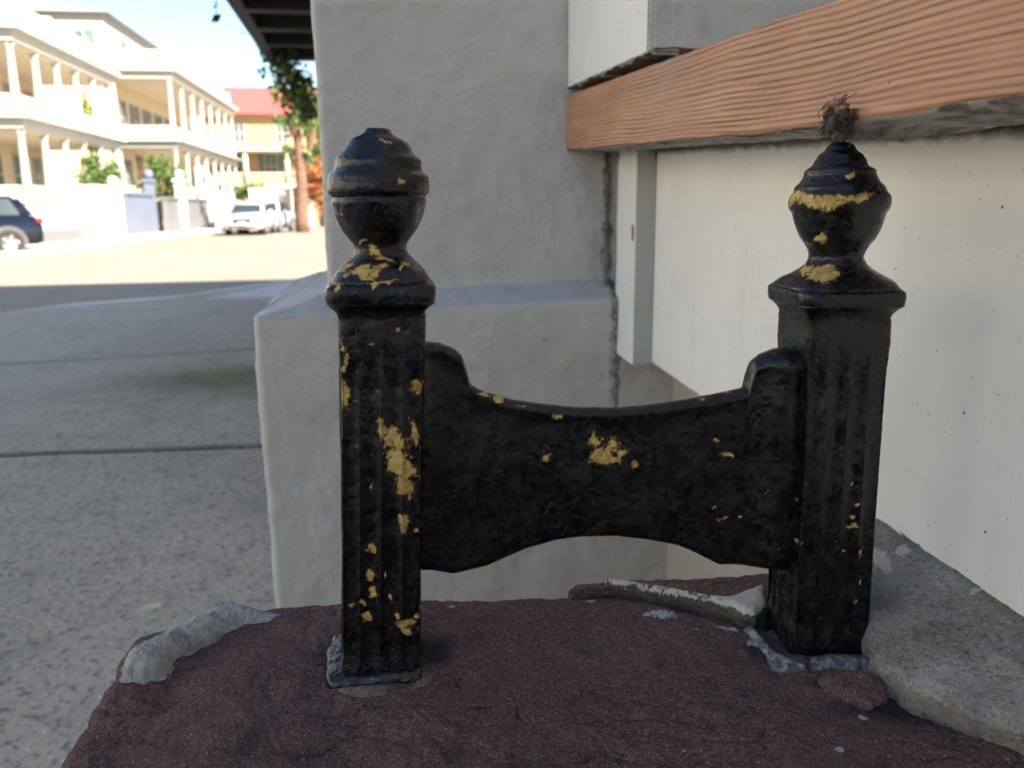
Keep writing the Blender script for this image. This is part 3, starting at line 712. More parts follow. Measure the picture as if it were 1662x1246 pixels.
tag(o, 'rough grey cement wedge between brown stone and white panel', 'cement')
# flake of stone beside the post and a hollow shadow
def irregular(name, pix, z, th, m, label, cat, seed, rr=.002, cen=None, lump=1):
    P = [onZ(a, b, z) for a, b in pix]; c = cen or (sum(p.x for p in P)/len(P), sum(p.y for p in P)/len(P))
    V, Fq, V0 = slab_rings(name, P, c, z, th, rr, rings=50, step=.0010, lump=lump, seed=seed, edge=.7)
    o = link(name, mesh_np(name, V, Fq), m); return tag(o, label, cat)
irregular('stone_flake', ((1330, 1092), (1385, 1088), (1420, 1098), (1430, 1118), (1400, 1128), (1360, 1112)), ZS+.0045, .008, M['stone'], 'small loose flake of brown stone below the right scraper post', 'stone flake', 71)
for a, b, r_ in ((1095, 1004, 12), ):
    pass
# crusts of mortar and paint: height fields cut to a ragged outline
def sdf(P, poly):
    d = np.full(len(P), 1e9); ins = np.zeros(len(P), dtype=bool); n = len(poly)
    for i in range(n):
        a, b = np.array(poly[i][:2]), np.array(poly[(i+1) % n][:2]); e = b-a; w_ = P-a
        t = np.clip((w_@e)/(e@e), 0, 1); d = np.minimum(d, np.linalg.norm(w_-t[:, None]*e, axis=1))
        c = (a[1] <= P[:, 1]) != (b[1] <= P[:, 1]); x = a[0]+(P[:, 1]-a[1])/((b[1]-a[1]) if abs(b[1]-a[1]) > 1e-12 else 1e-12)*e[0]; ins ^= c & (P[:, 0] < x)
    return np.where(ins, d, -d)
def patch(name, pix, z, th, m, seed, r_=.003, amp=1.0, res=.0006, ragged=.0012, base=.0):
    poly = [tuple(onZ(a, b, z)) for a, b in pix]; A = np.array(poly)
    x0, x1, y0, y1 = A[:, 0].min()-.004, A[:, 0].max()+.004, A[:, 1].min()-.004, A[:, 1].max()+.004
    nx, ny = int((x1-x0)/res), int((y1-y0)/res); X, Y_ = np.meshgrid(np.linspace(x0, x1, nx), np.linspace(y0, y1, ny))
    P = np.c_[X.ravel(), Y_.ravel()]; P3 = np.c_[P, np.zeros(len(P))]
    d = sdf(P, poly)+fbm(P3, 130, seed, 3)*ragged+fbm(P3, 700, seed+3, 2)*ragged*.35
    h = np.where(d > 0, base+(th-base)*(1-np.exp(-np.maximum(d, 0)/r_)), base+d*4)
    h = h+np.where(d > 0, amp*(fbm(P3, 80, seed+5, 3)*.0011+fbm(P3, 380, seed+7, 3)*.0005), 0)
    V = np.c_[P, z+np.maximum(h, -.004)]; Fq = rings_faces(ny, nx, False); keep = (d[Fq] > -.0022).any(1); Fq = Fq[keep]
    u, inv = np.unique(Fq, return_inverse=True); V = V[u]; Fq = inv.reshape(-1, 4); return mesh_np(name, V, Fq), V
me, _ = patch('mortar_ridge', ((203, 1090), (203, 1070), (224, 1050), (262, 1034), (300, 1016), (328, 1006), (342, 985), (366, 980), (398, 988), (430, 997), (470, 1000), (430, 1008), (395, 1012), (372, 1018), (338, 1036), (300, 1052), (280, 1064), (262, 1088), (232, 1094)), ZS, .0062, M['mortar'], 31, r_=.0028, amp=1.5)
tag(link('mortar_ridge', me, M['mortar']), 'bone shaped crust of pale grey mortar on the left edge of the slab', 'mortar')
me, _ = patch('mortar_patch', ((540, 1104), (600, 1112), (668, 1104), (694, 1088), (706, 1092), (692, 1112), (640, 1124), (590, 1132), (552, 1120)), ZS, .0010, M['pmortar'], 72, r_=.004, amp=.35, ragged=.003)
tag(link('mortar_patch', me, M['pmortar']), 'thin stained mortar line in front of the left scraper post', 'mortar')
me, V = patch('painted_lip', ((976, 955), (1012, 958), (1060, 966), (1110, 974), (1150, 982), (1180, 985), (1212, 974), (1240, 962), (1244, 1000), (1228, 1018), (1206, 1014), (1186, 1003), (1140, 991), (1090, 982), (1030, 972), (978, 965)), ZS, .0090, M['flake'], 3, r_=.0012, amp=.35, ragged=.0009)
q = onZ(1226, 1006, ZS+.008)
attr(me, 'chip', np.where(V[:, 0] > q.x-.012, -.25, -.04)); attr(me, 'side', (V[:, 2] < ZS+.0060).astype(float)); attr(me, 'rust', np.exp(-(((V[:, 0]-q.x)/.0028)**2+((V[:, 1]-q.y)/.003)**2)))
lp_ = link('painted_lip', me, M['flake'], bpy.data.objects['rear_stone'])
for k_, (pix, sd_) in enumerate(((((1206, 1022), (1222, 1018), (1240, 1038), (1262, 1062), (1282, 1072), (1308, 1074), (1310, 1090), (1280, 1092), (1252, 1086), (1236, 1060)), 5), (((1312, 1068), (1350, 1066), (1388, 1068), (1416, 1072), (1418, 1088), (1380, 1086), (1345, 1088), (1314, 1090)), 9))):
    me, _ = patch('lead_strip', pix, ZS, .0042, M['lead'], sd_, r_=.0016, amp=.5, ragged=.0006)
    link('lead_strip', me, M['lead'])
    if k_ == 0: LEADS = []
    LEADS.append(bpy.data.objects['lead_strip' if k_ == 0 else 'lead_strip.001'])

# ------------------------------------------------------------------ boot scraper
scr = empty('boot_scraper', (.03, .39, ZS)); tag(scr, 'black cast iron boot scraper with two ball finial posts and chipped yellow underpaint', 'boot scraper')
bpy.context.view_layer.update(); PI_ = scr.matrix_world.inverted()
def padd(o, par=None): o.parent = par or scr; o.matrix_parent_inverse = PI_ if par is None else Matrix(); return o
def chips(V, lst, depth, rmax=1.0):
    V = V+np.stack([fbm(V, 210, 301, 3)*.0016+fbm(V, 800, 305, 2)*.0004, np.zeros(len(V)), fbm(V, 150, 311, 3)*.0020+fbm(V, 700, 315, 2)*.0004], 1)
    c = np.full(len(V), -1.0)
    for px, py, rx, ry, *an in lst:
        p = onY(px, py, depth); k = depth*1.05/F; a = R(an[0]) if an else 0
        dx, dz = (V[:, 0]-p.x), (V[:, 2]-p.z)*1.03
        u = (dx*math.cos(a)+dz*math.sin(a))/(rx*k); v = (-dx*math.sin(a)+dz*math.cos(a))/(ry*k)
        c = np.maximum(c, np.where(V[:, 1] < depth+.03, 1.12-.60*np.sqrt(u*u+v*v), -1))
    return np.clip(c, -.6, 1)
def post(Y, cl, rot, prof, half, halfc, ysh, seed, chiplist, topc):
    """prof: list of (py, hw_px) of the round finial; ysh: pixel rows of collar top, collar bottom, shaft top"""
    zc = [(onY(a, b, Y).z, onY(a, b, Y).x) for a, b in cl]; zc.sort()
    def X(z):
        if z <= zc[0][0]: 
            (z0, x0), (z1, x1) = zc[0], zc[1]; return x0+(x1-x0)*(z-z0)/(z1-z0)
        for (z0, x0), (z1, x1) in zip(zc, zc[1:]):
            if z <= z1: return x0+(x1-x0)*(z-z0)/(z1-z0)
        return zc[-1][1]
    zof = lambda py: onY(cl[0][0], py, Y).z
    zct, zcb, zsh = (zof(q) for q in ysh)
    n = 360
    ang = np.arange(n)*2*math.pi/n+math.pi/4
    def ring(z, a, p, flute=0):
        c, s = np.cos(ang), np.sin(ang); r = (np.abs(c)**p+np.abs(s)**p)**(-1/p)*a; x, y = r*c, r*s
        if flute:
            for sg, (q, o) in enumerate(((x, y), (x, y))): pass
            face = np.abs(y) > np.abs(x); lat = np.where(face, x, y)/a
            fl = flute*(1-np.abs(np.cos((lat+1)*2*math.pi))**3.0) if False else flute*np.abs(np.sin((lat+1)*2*math.pi))**.55*(np.abs(lat) < .97)
            x = x-np.where(~face, np.sign(x)*fl, 0); y = y-np.where(face, np.sign(y)*fl, 0)
        cr, sr = math.cos(rot), math.sin(rot)
        return np.c_[X(z)+x*cr-y*sr, Y+x*sr+y*cr, np.full(n, z)]
    def finish(name, rows, seed, chipl, amp=1.0, par=None, cap=True):
        V = np.concatenate(rows); Fq = rings_faces(len(rows), n); N = normals_np(V, Fq)
        if name == 'finial':
            th_ = np.arctan2(V[:, 1]-Y, V[:, 0]-V[:, 0].mean()); zmid = (V[:, 2].min()*.35+V[:, 2].max()*.65)
            V = V+N*(.00062*np.clip((V[:, 2]-zmid)/.004, 0, 1)*np.clip((V[:, 2].max()-.003-V[:, 2])/.004, 0, 1)*np.sin((V[:, 2]-zmid)*2*math.pi/.0078+.5*np.sin(th_+.7)))[:, None]
        a1 = fbm(V, 90, seed, 2)*.00022+fbm(V, 480, seed+5, 2)*.00008+fbm(V, 26, seed+7, 2)*.0004
        V = V+N*(a1*amp)[:, None]; me = mesh_np(name, V, Fq); attr(me, 'chip', chips(V, chipl, Y-.018)); 
        return link(name, me, M['iron'], None)
    # shaft
    rows = []; zz = np.arange(ZS-.006, zsh, .0005)
    for z in zz:
        f = .0021*min(1, max(0, (z-ZS-.004)/.012))*min(1, max(0, (zsh-.012-z)/.02)); rows.append(ring(z, half, 12, f))
    shaft = finish('post', rows, seed, chiplist); padd(shaft)
    # collar: cove up to a rounded bead, then to the neck
    rows = [ring(zsh-.001, half*.985, 12)]
    for q in np.linspace(0, 1, 16): rows.append(ring(zsh+(zcb-zsh)*q, half+(halfc-half)*(1-math.cos(q*math.pi/2))**1.1, 11))
    for q in np.linspace(0.05, 1, 16): rows.append(ring(zcb+(zct-zcb)*q, halfc*(1+.022*math.sin(q*math.pi))-(.0015*max(0, q-.8)*5), 9))
    for q in np.linspace(.1, 1, 8): rows.append(ring(zct+.0004*q, halfc-.0015-(halfc-.0015-topc)*q, 9-5*q))
    co = finish('collar', rows, seed+50, chiplist, .9); co.parent = shaft
    # finial
    pr = sorted([(onY(cl[-1][0], py, Y).z, hw*((Y-0)*math.cos(PITCH)+(CZ-onY(cl[-1][0], py, Y).z)*math.sin(PITCH))/F*topk) for py, hw in prof])
    zs = np.arange(pr[0][0]-.001, pr[-1][0], .0004); rr = np.interp(zs, [a for a, b in pr], [b for a, b in pr])
    for _ in range(3): rr[1:-1] = (rr[:-2]+rr[1:-1]*2+rr[2:])/4
    z0 = pr[0][0]; rows = [ring(z, r_, 4-2*min(1, max(0, (z-z0)/.010))) for z, r_ in zip(zs, rr)]
    for q in (.8, .4, .02): rows.append(ring(zs[-1]+.0006*(1-q), rr[-1]*q, 2))
    fi = finish('finial', rows, seed+90, chiplist, 1.25); fi.parent = shaft
    for o in (co, fi): o.matrix_parent_inverse = Matrix()
    return shaft, co, fi
topk = .985
profL = [(452, 78), (440, 72), (430, 63), (420, 53), (411, 45), (403, 43.5), (395, 45), (385, 53), (374, 61), (362, 67.5), (350, 72.5), (338, 75.5), (329, 78), (325, 78.5), (321, 75), (318, 79), (314, 83), (306, 84.5), (298, 84.5), (290, 82.5), (283, 78), (279, 74.5), (275, 74.5), (270, 72.5), (262, 69), (256, 64), (252, 61), (248, 60.5), (242, 57), (236, 52), (231, 46), (227, 42), (222, 35), (219, 29), (216, 24.5), (213, 24), (210, 22.5), (208, 19)]
chL = [(556, 466, 8, 6), (600, 408, 10, 8, -20), (618, 418, 22, 6, -20), (585, 441, 16, 6, 15), (612, 440, 18, 5, 15), (598, 446, 14, 5), (556, 443, 10, 7), (655, 433, 3, 3), (620, 455, 20, 3), (612, 461, 5, 6), (560, 430, 14, 8), (650, 295, 6, 4), (620, 230, 8, 3), (553, 345, 6, 3), (585, 393, 8, 3),
       (650, 541, 5, 4), (602, 557, 4, 2), (676, 628, 9, 11), (686, 668, 3, 5),
       (622, 695, 8, 16), (640, 715, 16, 24, 20), (645, 750, 18, 32, 15), (655, 790, 17, 24), (660, 765, 16, 18), (668, 700, 6, 18), (674, 715, 5, 12), (657, 850, 9, 18), (676, 866, 4, 6), (602, 890, 10, 11), (602, 935, 6, 10), (605, 958, 8, 9), (589, 974, 4, 6), (626, 938, 3, 7), (632, 967, 4, 8), (573, 983, 4, 7), (598, 995, 8, 8), (647, 997, 4, 7), (656, 1015, 12, 9), (658, 1028, 8, 6), (675, 1004, 5, 5), (604, 792, 4, 5),
       (562, 585, 4, 22), (560, 640, 5, 28), (558, 560, 3, 10)]
chR = [(1335, 326, 48, 9, 3), (1315, 322, 14, 12), (1350, 330, 22, 10), (1395, 320, 18, 7, 20), (1338, 442, 24, 11, 12), (1350, 436, 12, 8), (1338, 388, 7, 7), (1325, 404, 7, 8), (1308, 400, 6, 4), (1382, 285, 8, 4), (1302, 380, 12, 5),
       (1286, 797, 9, 14, 20), (1290, 812, 7, 9), (1299, 884, 4, 6), (1288, 900, 3, 5), (1384, 780, 3, 4), (1392, 815, 4, 4), (1382, 852, 7, 5), (1396, 898, 4, 12), (1368, 895, 4, 3), (1394, 942, 3, 8), (1390, 975, 3, 4), (1381, 835, 3, 6)]
YL, YR = .381, .401
PL, coL, fL = post(YL, [(619, 1040), (620.5, 520), (615.5, 340), (613.5, 215)], R(8), profL, .0196, .0243, (455, 487, 507), 100, chL, .021)
topk = .955
profR = [(462, 88), (452, 80), (443, 66), (436, 58), (430, 51), (422, 46), (416, 44), (408, 46), (396, 53), (388, 60), (376, 66), (366, 70), (357, 72.5), (350, 74), (345, 75), (341, 79), (334, 81), (326, 81.5), (318, 80), (312, 74), (305, 71), (297, 67), (291, 63), (284, 56), (278, 55), (270, 48), (262, 44), (257, 37), (252, 34), (246, 27), (241, 24), (236, 21), (231, 13)]
PR, coR, fR = post(YR, [(1325, 980), (1351, 520), (1357.5, 380), (1365, 240)], R(3.5), profR, .0206, .0250, (463, 490, 512), 200, chR, .021)
# blade
def blade():
    top = [(660, 553), (690, 553), (715, 556), (738, 566), (750, 577), (757, 598), (764, 622), (778, 631), (831, 648), (880, 656), (930, 661), (1000, 661), (1060, 656), (1120, 647), (1170, 638), (1205, 630), (1212, 626), (1215, 605), (1222, 585), (1238, 573), (1262, 565), (1300, 562), (1345, 562)]
    bot = [(660, 922), (700, 922), (735, 928), (765, 921), (790, 915), (820, 902), (850, 890), (900, 876), (945, 869), (1000, 866), (1050, 872), (1100, 884), (1130, 896), (1150, 906), (1165, 914), (1190, 914), (1236, 919), (1345, 925)]
    A = onY(620, 700, YL); B = onY(1340, 700, YR); A.z = B.z = 0; u = (B-A).normalized(); nn = Vector((u.y, -u.x, 0))
    def pl_(px, py):
        d = ray(px, py); t = (A-CAM).dot(nn)/d.dot(nn); p = CAM+d*t; return ((p-A).dot(u), p.z)
    tp = [pl_(*p) for p in top]; bt = [pl_(*p) for p in bot]
    xs = np.arange(.006, tp[-1][0], .0006); zt = np.interp(xs, [a for a, b in tp], [b for a, b in tp]); zb = np.interp(xs, [a for a, b in bt], [b for a, b in bt])
    for arr in (zt, zb):
        arr[1:-1] = (arr[:-2]+arr[1:-1]*2+arr[2:])/4
    n2 = 200; rows = []; W = xs[-1]
    vv = np.linspace(-1, 1, n2)
    for x, a, b in zip(xs, zt, zb):
        x_ = min(x-.017, W-.017-x); th = .0042+(.0035 if x < W/2 else .0075)*math.exp(-(max(0, x_-(0 if x < W/2 else .006))/(.006 if x < W/2 else .011))**2)
        zc, hz = (a+b)/2, (a-b)/2; e = np.minimum((1-np.abs(vv))*hz, th*.9)/(th*.9); th_ = th*np.sqrt(np.maximum(0, 1-(1-e)**2))
        th_ = th_*(1+.25*np.exp(-((1-vv)*hz/.006)**2))
        f = [A+u*x+nn*t+Vector((0, 0, zc+hz*v)) for v, t in zip(vv, th_)]; bk = [A+u*x-nn*t+Vector((0, 0, zc+hz*v)) for v, t in zip(vv[::-1], th_[::-1])]
        rows.append(np.array([tuple(p) for p in f+bk[1:-1]]))
    V = np.concatenate(rows); n = len(rows[0]); Fq = rings_faces(len(rows), n); N = normals_np(V, Fq)
    if (N@np.array(nn))[:n2].mean() < 0: Fq = Fq[:, ::-1]; N = -N
    V1 = V+N*(fbm(V, 90, 7, 2)*.00012+fbm(V, 28, 9, 2)*.0006+fbm(V, 450, 3, 2)*.00007)[:, None]
    me = mesh_np('scraper_blade', V1, Fq)
    ch = [(966, 712, 9, 12), (975, 738, 19, 17), (995, 722, 13, 11), (985, 746, 22, 10), (1010, 735, 10, 7, 30), (1033, 752, 6, 9), (904, 673, 7, 5), (889, 742, 7, 6), (1165, 716, 4, 4), (1186, 741, 12, 5), (1178, 843, 10, 4), (1162, 830, 4, 4), (1245, 800, 3, 3), (1207, 842, 5, 3),
          (785, 634, 12, 3, -18), (812, 642, 10, 2.5, -18), (845, 652, 12, 2, -12), (1150, 645, 9, 4), (1195, 635, 22, 4, 15), (1212, 617, 4, 12), ]
    attr(me, 'chip', chips(V, ch, .388)); return link('scraper_blade', me, M['iron'])
bl = blade(); padd(bl)
# raised bead where the blade meets the right post, and seam at the left post
def bead(name, pts, rad, m, seed, n=16, K=120, par=None, amp=.5):
    P = [Vector(p) for p in pts]; rows = []
    for i in range(K):
        u = i/(K-1)*(len(P)-1); j = min(int(u), len(P)-2); f = u-j; p = P[j].lerp(P[j+1], f); r_ = rad if not isinstance(rad, list) else rad[j]*(1-f)+rad[j+1]*f
        if i in (0, K-1): r_ *= .1
        d = (P[j+1]-P[j]).normalized(); a = d.orthogonal().normalized() if abs(d.z) < .9 else Vector((1, 0, 0)); c = d.cross(a).normalized(); a = c.cross(d)
        for k in range(n):
            t = 2*math.pi*k/n; rows.append(tuple(p+a*math.cos(t)*r_+c*math.sin(t)*r_))
    V = np.array(rows); Fq = rings_faces(K, n); N = normals_np(V, Fq); r0 = rad if not isinstance(rad, list) else max(rad)
    V = V+N*((fbm(V, .35/r0, seed, 3))*r0*amp)[:, None]; me = mesh_np(name, V, Fq); attr(me, 'chip', np.full(len(V), -.5)); attr(me, 'stain', np.zeros(len(V)))
    return link(name, me, m, par)
# base of the left post: thick glossy paint rim
def rim_ring(name, Y, cx, half, rot, z0, z1, m, seed):
    n = 160; ang = np.arange(n)*2*math.pi/n; rows = []
    for z, a in ((z0, half+.001), ((z0+z1)/2, half+.0018), (z1-.0008, half+.001), (z1, half-.0005), (z1+.0004, half-.004), (z1+.001, half-.0075)):
        c, s = np.cos(ang), np.sin(ang); r = (np.abs(c)**8+np.abs(s)**8)**(-1/8)*a; x, y = r*c, r*s
        rows.append(np.c_[cx+x*math.cos(rot)-y*math.sin(rot), Y+x*math.sin(rot)+y*math.cos(rot), np.full(n, z)])
    V = np.concatenate(rows); Fq = rings_faces(len(rows), n); N = normals_np(V, Fq); V = V+N*(fbm(V, 130, seed, 3)*.0010)[:, None]
    return link(name, mesh_np(name, V, Fq), m)
xl = onY(614, 1085, YL).x
padd(rim_ring('base_rim', YL-.0005, xl-.0012, .0225, R(8), ZS-.004, ZS+.0048, M['gloss'], 7))
for o in LEADS: padd(o)

# ------------------------------------------------------------------ balcony with vine beyond the pier
zB = CZ+1.75
def lerp2(a, b, k): return a+(b-a)*k
q0, q1 = onZ(356, 0, zB), onZ(441, 99, zB)
tB = (q0.dot(NH)+q1.dot(NH))/2; sB1 = q1.dot(DH); sB0 = 2.2
bal = empty('dark_balcony', ts(tB, sB0, zB), BETA); tag(bal, 'dark slatted balcony soffit jutting out above the pavement corner', 'balcony')
Wd = 2.6; Ln = sB1-sB0
MB().box(0, .12, 0, Ln, 0, .32).build('edge_beam', M['awning'], bal)
MB().box(.12, Wd, 0, Ln, .22, .30).build('deck', M['awning'], bal)
for i in range(11):
    y = .2+i*(Ln-.4)/10; MB().box(.12, Wd, y, y+.16, .0, .21).build('joist', M['awning'], bal)
MB().box(.12, Wd, Ln-.12, Ln, .0, .21).build('end_beam', M['awning'], bal)
dp = onY(497, 120, sB1+.1); b = MB().box(.72, 1.3, Ln-.35, Ln-.02, -1.55, -.002).build('dark_shutter', M['black'], bal)
an = empty('garden_annex', ts(tB+1.05, 2.4, 0), BETA); tag(an, 'low dark building carrying the slatted balcony behind the pier', 'building')
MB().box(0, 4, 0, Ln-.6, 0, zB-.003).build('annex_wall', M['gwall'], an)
def leafmesh(name, pts, size, seed=0, flat=.0):
    r_ = random.Random(seed); V = []; Fc = []
    for p in pts:
        L = size*r_.uniform(.6, 1.3); a = Vector((r_.gauss(0, 1), r_.gauss(0, 1), r_.gauss(-.3, .7))).normalized(); b_ = a.orthogonal().normalized()
        b_ = (b_*math.cos(r_.random()*6)+a.cross(b_)*math.sin(r_.random()*6)).normalized(); p = Vector(p); k = len(V)
        V += [p-a*L*.5, p+b_*L*.28, p+a*L*.5, p-b_*L*.28]; Fc.append((k, k+1, k+2, k+3))
    me = bpy.data.meshes.new(name); me.from_pydata([tuple(v) for v in V], [], Fc); me.update(); return me
r3 = random.Random(5)
def cloud(c, rad, n, seed, clumps=14):
    r_ = random.Random(seed); cs = []
    for _ in range(clumps):
        d = Vector((r_.gauss(0, 1), r_.gauss(0, 1), r_.gauss(0, 1))).normalized()*r_.uniform(.35, .95); cs.append((Vector((c[0]+d.x*rad[0], c[1]+d.y*rad[1], c[2]+d.z*rad[2])), r_.uniform(.2, .42)))
    out = []
    for _ in range(n):
        q, k = r_.choice(cs); out.append((q.x+r_.gauss(0, .5)*rad[0]*k, q.y+r_.gauss(0, .5)*rad[1]*k, q.z+r_.gauss(0, .5)*rad[2]*k))
    return out
vin = empty('climbing_vine', (q1.x, q1.y, zB)); tag(vin, 'dark green vine hanging from the corner of the slatted balcony', 'vine')
vp = []; dY = q1.y
for (x, y, r_, n) in ((420, 25, 20, 70), (440, 50, 24, 120), (455, 82, 26, 220), (462, 110, 24, 260), (478, 130, 22, 240), (492, 155, 24, 240), (503, 180, 16, 160), (450, 130, 16, 40), (470, 165, 22, 50), (447, 100, 12, 60), (470, 150, 20, 80)):
    Yq = dY-.15 if y > 60 else dY-1.2+.02*y
    c = onY(x, y, Yq); k = Yq/F
    for _ in range(int(n*.6)): vp.append((c.x+r3.gauss(0, .55)*r_*k, c.y+r3.gauss(0, .12), c.z+r3.gauss(0, .55)*r_*k))
o = link('foliage', leafmesh('foliage', vp, .085, 2), M['leafg'], vin); bpy.context.view_layer.update(); o.matrix_parent_inverse = vin.matrix_world.inverted(); o['kind'] = 'stuff'
o = link('foliage', leafmesh('foliage', [(p[0]+r3.gauss(0, .04), p[1]-.05, p[2]+r3.gauss(0, .04)) for p in vp[::3]], .09, 8), M['leafg'], vin); o.matrix_parent_inverse = vin.matrix_world.inverted(); o['kind'] = 'stuff'
sb = MB().tube([onY(430, 20, dY-.9), onY(455, 80, dY-.3), onY(470, 120, dY-.2), onY(500, 175, dY-.15), onY(515, 200, dY-.1)], [.018, .02, .016, .012, .008], 6).build('stem', M['trunk'], vin, True); sb.matrix_parent_inverse = vin.matrix_world.inverted()
tw = empty('hanging_twig', onY(350, -20, 6.4)); tag(tw, 'thin twig with two small leaves hanging from the balcony edge', 'twig'); bpy.context.view_layer.update()
o = MB().tube([onY(352, -30, 6.4), onY(351, 3, 6.4), onY(352, 30, 6.4), onY(350, 42, 6.4)], [.006, .004, .003, .002], 5).build('stem', M['trunk'], tw); o.matrix_parent_inverse = tw.matrix_world.inverted()
for a, b in ((349, 10), (351, 30), (346, 2)):
    o = link('leaf', leafmesh('leaf', [tuple(onY(a, b, 6.39))], .085, a), M['leafd'], tw); o.matrix_parent_inverse = tw.matrix_world.inverted()

# ------------------------------------------------------------------ the street: frame of its own
BS = R(8.2); DS = Vector((-math.sin(BS), math.cos(BS), 0)); NS = Vector((math.cos(BS), math.sin(BS), 0))
def st(t, s, z=0): return NS*t+DS*s+Vector((0, 0, z))
def pbox(name, m, par, *a, bevel=0): return MB().box(*a).build(name, m, par, bevel=bevel)
def window(par, x, y0, y1, z0, z1, axis='x', shutters=True, arched=False, face=1):
    """opening on a wall plane; axis x: wall faces +x at x; axis y: wall faces -y at y=x"""
    def B(d0, d1, a0, a1, c0, c1):
        return MB().box(x+d0, x+d1, a0, a1, c0, c1) if axis == 'x' else MB().box(a0, a1, x-d1, x-d0, c0, c1)
    fr = B(.0, .05, y0, y1, z0, z1).build('window', M['hwhite'], par)
    n = 2
    for i in range(2):
        for j in range(n):
            a0 = y0+.06+i*(y1-y0-.06)/2; a1 = y0+(i+1)*(y1-y0-.06)/2; c0 = z0+.06+j*(z1-z0-.06)/n; c1 = z0+(j+1)*(z1-z0-.06)/n
            B(.052, .06, a0, a1, c0, c1).build('pane', M['pane'], fr)
    if shutters:
        wd = (y1-y0)*.45
        B(.0, .06, y0-wd-.02, y0-.02, z0, z1).build('shutter', M['shutter'], par); B(.0, .06, y1+.02, y1+wd+.02, z0, z1).build('shutter', M['shutter'], par)
def piazza_house(name, label, t0, s0, Ls, Wp, floors, eave, base, ncol, bodyW, bodyH, shut, seed, endcols=2, endwall=False, overL=0):
    h = empty(name, st(t0, s0, 0), BS); tag(h, label, 'house')
    # body behind the porch
    body = pbox('wall', M['hcream'], h, -Wp-bodyW, -Wp, 0, Ls, 0, eave) if bodyH <= eave else pbox('wall', M['hcream'], h, -Wp-bodyW, -Wp, .0, Ls, 0, eave)
    if bodyH > eave:
        pbox('upper_wall', M['hgrey'], h, -Wp-bodyW, -Wp, 0, Ls, eave+.002, bodyH)
        rf = MB().hexa([(-Wp-bodyW-.4, -.4, bodyH), (-Wp+.4, -.4, bodyH), (-Wp+.4, Ls+.4, bodyH), (-Wp-bodyW-.4, Ls+.4, bodyH), (-Wp-bodyW/2-.5, 1.5, bodyH+1.0), (-Wp-bodyW/2+.5, 1.5, bodyH+1.0), (-Wp-bodyW/2+.5, Ls-1.5, bodyH+1.0), (-Wp-bodyW/2-.5, Ls-1.5, bodyH+1.0)]).build('roof', M['slate'], h)
        pbox('chimney', M['hceil'], rf, -Wp-6.2, -Wp-4.4, 3, 4.2, bodyH, bodyH+3.6)
        for yy in (2.5, 6.5, 10.5, 14.0): window(h, -Wp, yy, yy+1.0, eave+1.2, bodyH-.7, 'x', False)
        for xx in (-Wp-2.0, -Wp-4.8): window(h, 0, xx, xx+1.0, eave+1.1, bodyH-.8, 'y', True)
    pbox('base_wall', M['hwhite'], h, -Wp, -.05, .05, Ls, 0, base-.3)
    pbox('porch_floor', M['hwhite'], h, -Wp, .15, -.15, Ls+.1, base-.3, base)
    for k, zf in enumerate(floors):
        top = floors[k+1]-.32 if k+1 < len(floors) else eave
        # entablature above
        pbox('entablature', M['hwhite'], h, -Wp, .12, -.12, Ls+.1, top, top+(.32 if k+1 < len(floors) else .35))
        pbox('cornice', M['hwhite'], h, -Wp, .42, -.42, Ls+.3, top+(.322 if k+1 < len(floors) else .352), top+(.40 if k+1 < len(floors) else .55))
        if k == len(floors)-1: pbox('ceiling', M['hceil'], h, -Wp, 0, 0, Ls, top-.08, top-.002)
        else: pbox('ceiling', M['hceil'], h, -Wp, 0, 0, Ls, top-.08, top-.002)
        # columns
        for i in range(ncol):
            y = .15+i*(Ls-.3)/(ncol-1); c = MB(); c.tube([(-.12, y, zf), (-.12, y, zf+.1), (-.12, y, top-.15), (-.12, y, top-.08)], [.20, .15, .125, .19], 10); c.build('column', M['hwhite'], h, True)
        for i in range(1, endcols):
            x = -Wp+.1+(Wp-.25)*(i-1)/(endcols-1); c = MB(); c.tube([(x, .15, zf), (x, .15, zf+.1), (x, .15, top-.15), (x, .15, top-.08)], [.20, .15, .125, .19], 10); c.build('column', M['hwhite'], h, True)
        rl_ = .85 if k else .8
        for i in range(ncol-1):                      # balustrade: rail and balusters
            y0_, y1_ = .35+i*(Ls-.3)/(ncol-1), -.05+(i+1)*(Ls-.3)/(ncol-1)
            ra = pbox('railing', M['hwhite'], h, -.17, -.07, y0_, y1_, zf+rl_-.1, zf+rl_); bb = MB()
            nb = max(3, int((y1_-y0_)/.2))
            for j in range(nb): yy = y0_+(j+.5)*(y1_-y0_)/nb; bb.box(-.155, -.085, yy-.045, yy+.045, zf+.002, zf+rl_-.102)
            bb.build('balusters', M['hwhite'], ra)['kind'] = 'stuff'
        bb = MB(); nb = int(Wp/.16)
        ra = pbox('railing', M['hwhite'], h, -Wp, -.3, .1, .2, zf+rl_-.1, zf+rl_)
        for j in range(nb): xx = -Wp+(j+.5)*(Wp-.3)/nb; bb.box(xx-.045, xx+.045, .115, .185, zf+.002, zf+rl_-.102)
        bb.build('balusters', M['hwhite'], ra)['kind'] = 'stuff'
        # inner wall openings
        nw = ncol-1
        for i in range(nw):
            yc = .15+(i+.5)*(Ls-.3)/nw
            if i == 1 and k == 0:
                d = pbox('door', M['doorw'], h, -Wp, -Wp+.06, yc-.5, yc+.5, zf, zf+2.2); pbox('handle', M['rim'], d, -Wp+.061, -Wp+.1, yc+.36, yc+.42, zf+1, zf+1.1)
                pbox('fanlight', M['shutter'], h, -Wp, -Wp+.07, yc-.6, yc+.6, zf+2.25, min(top-.2, zf+2.6))
            else: window(h, -Wp, yc-.45, yc+.45, zf+.5, min(top-.4, zf+2.3), 'x', shut)
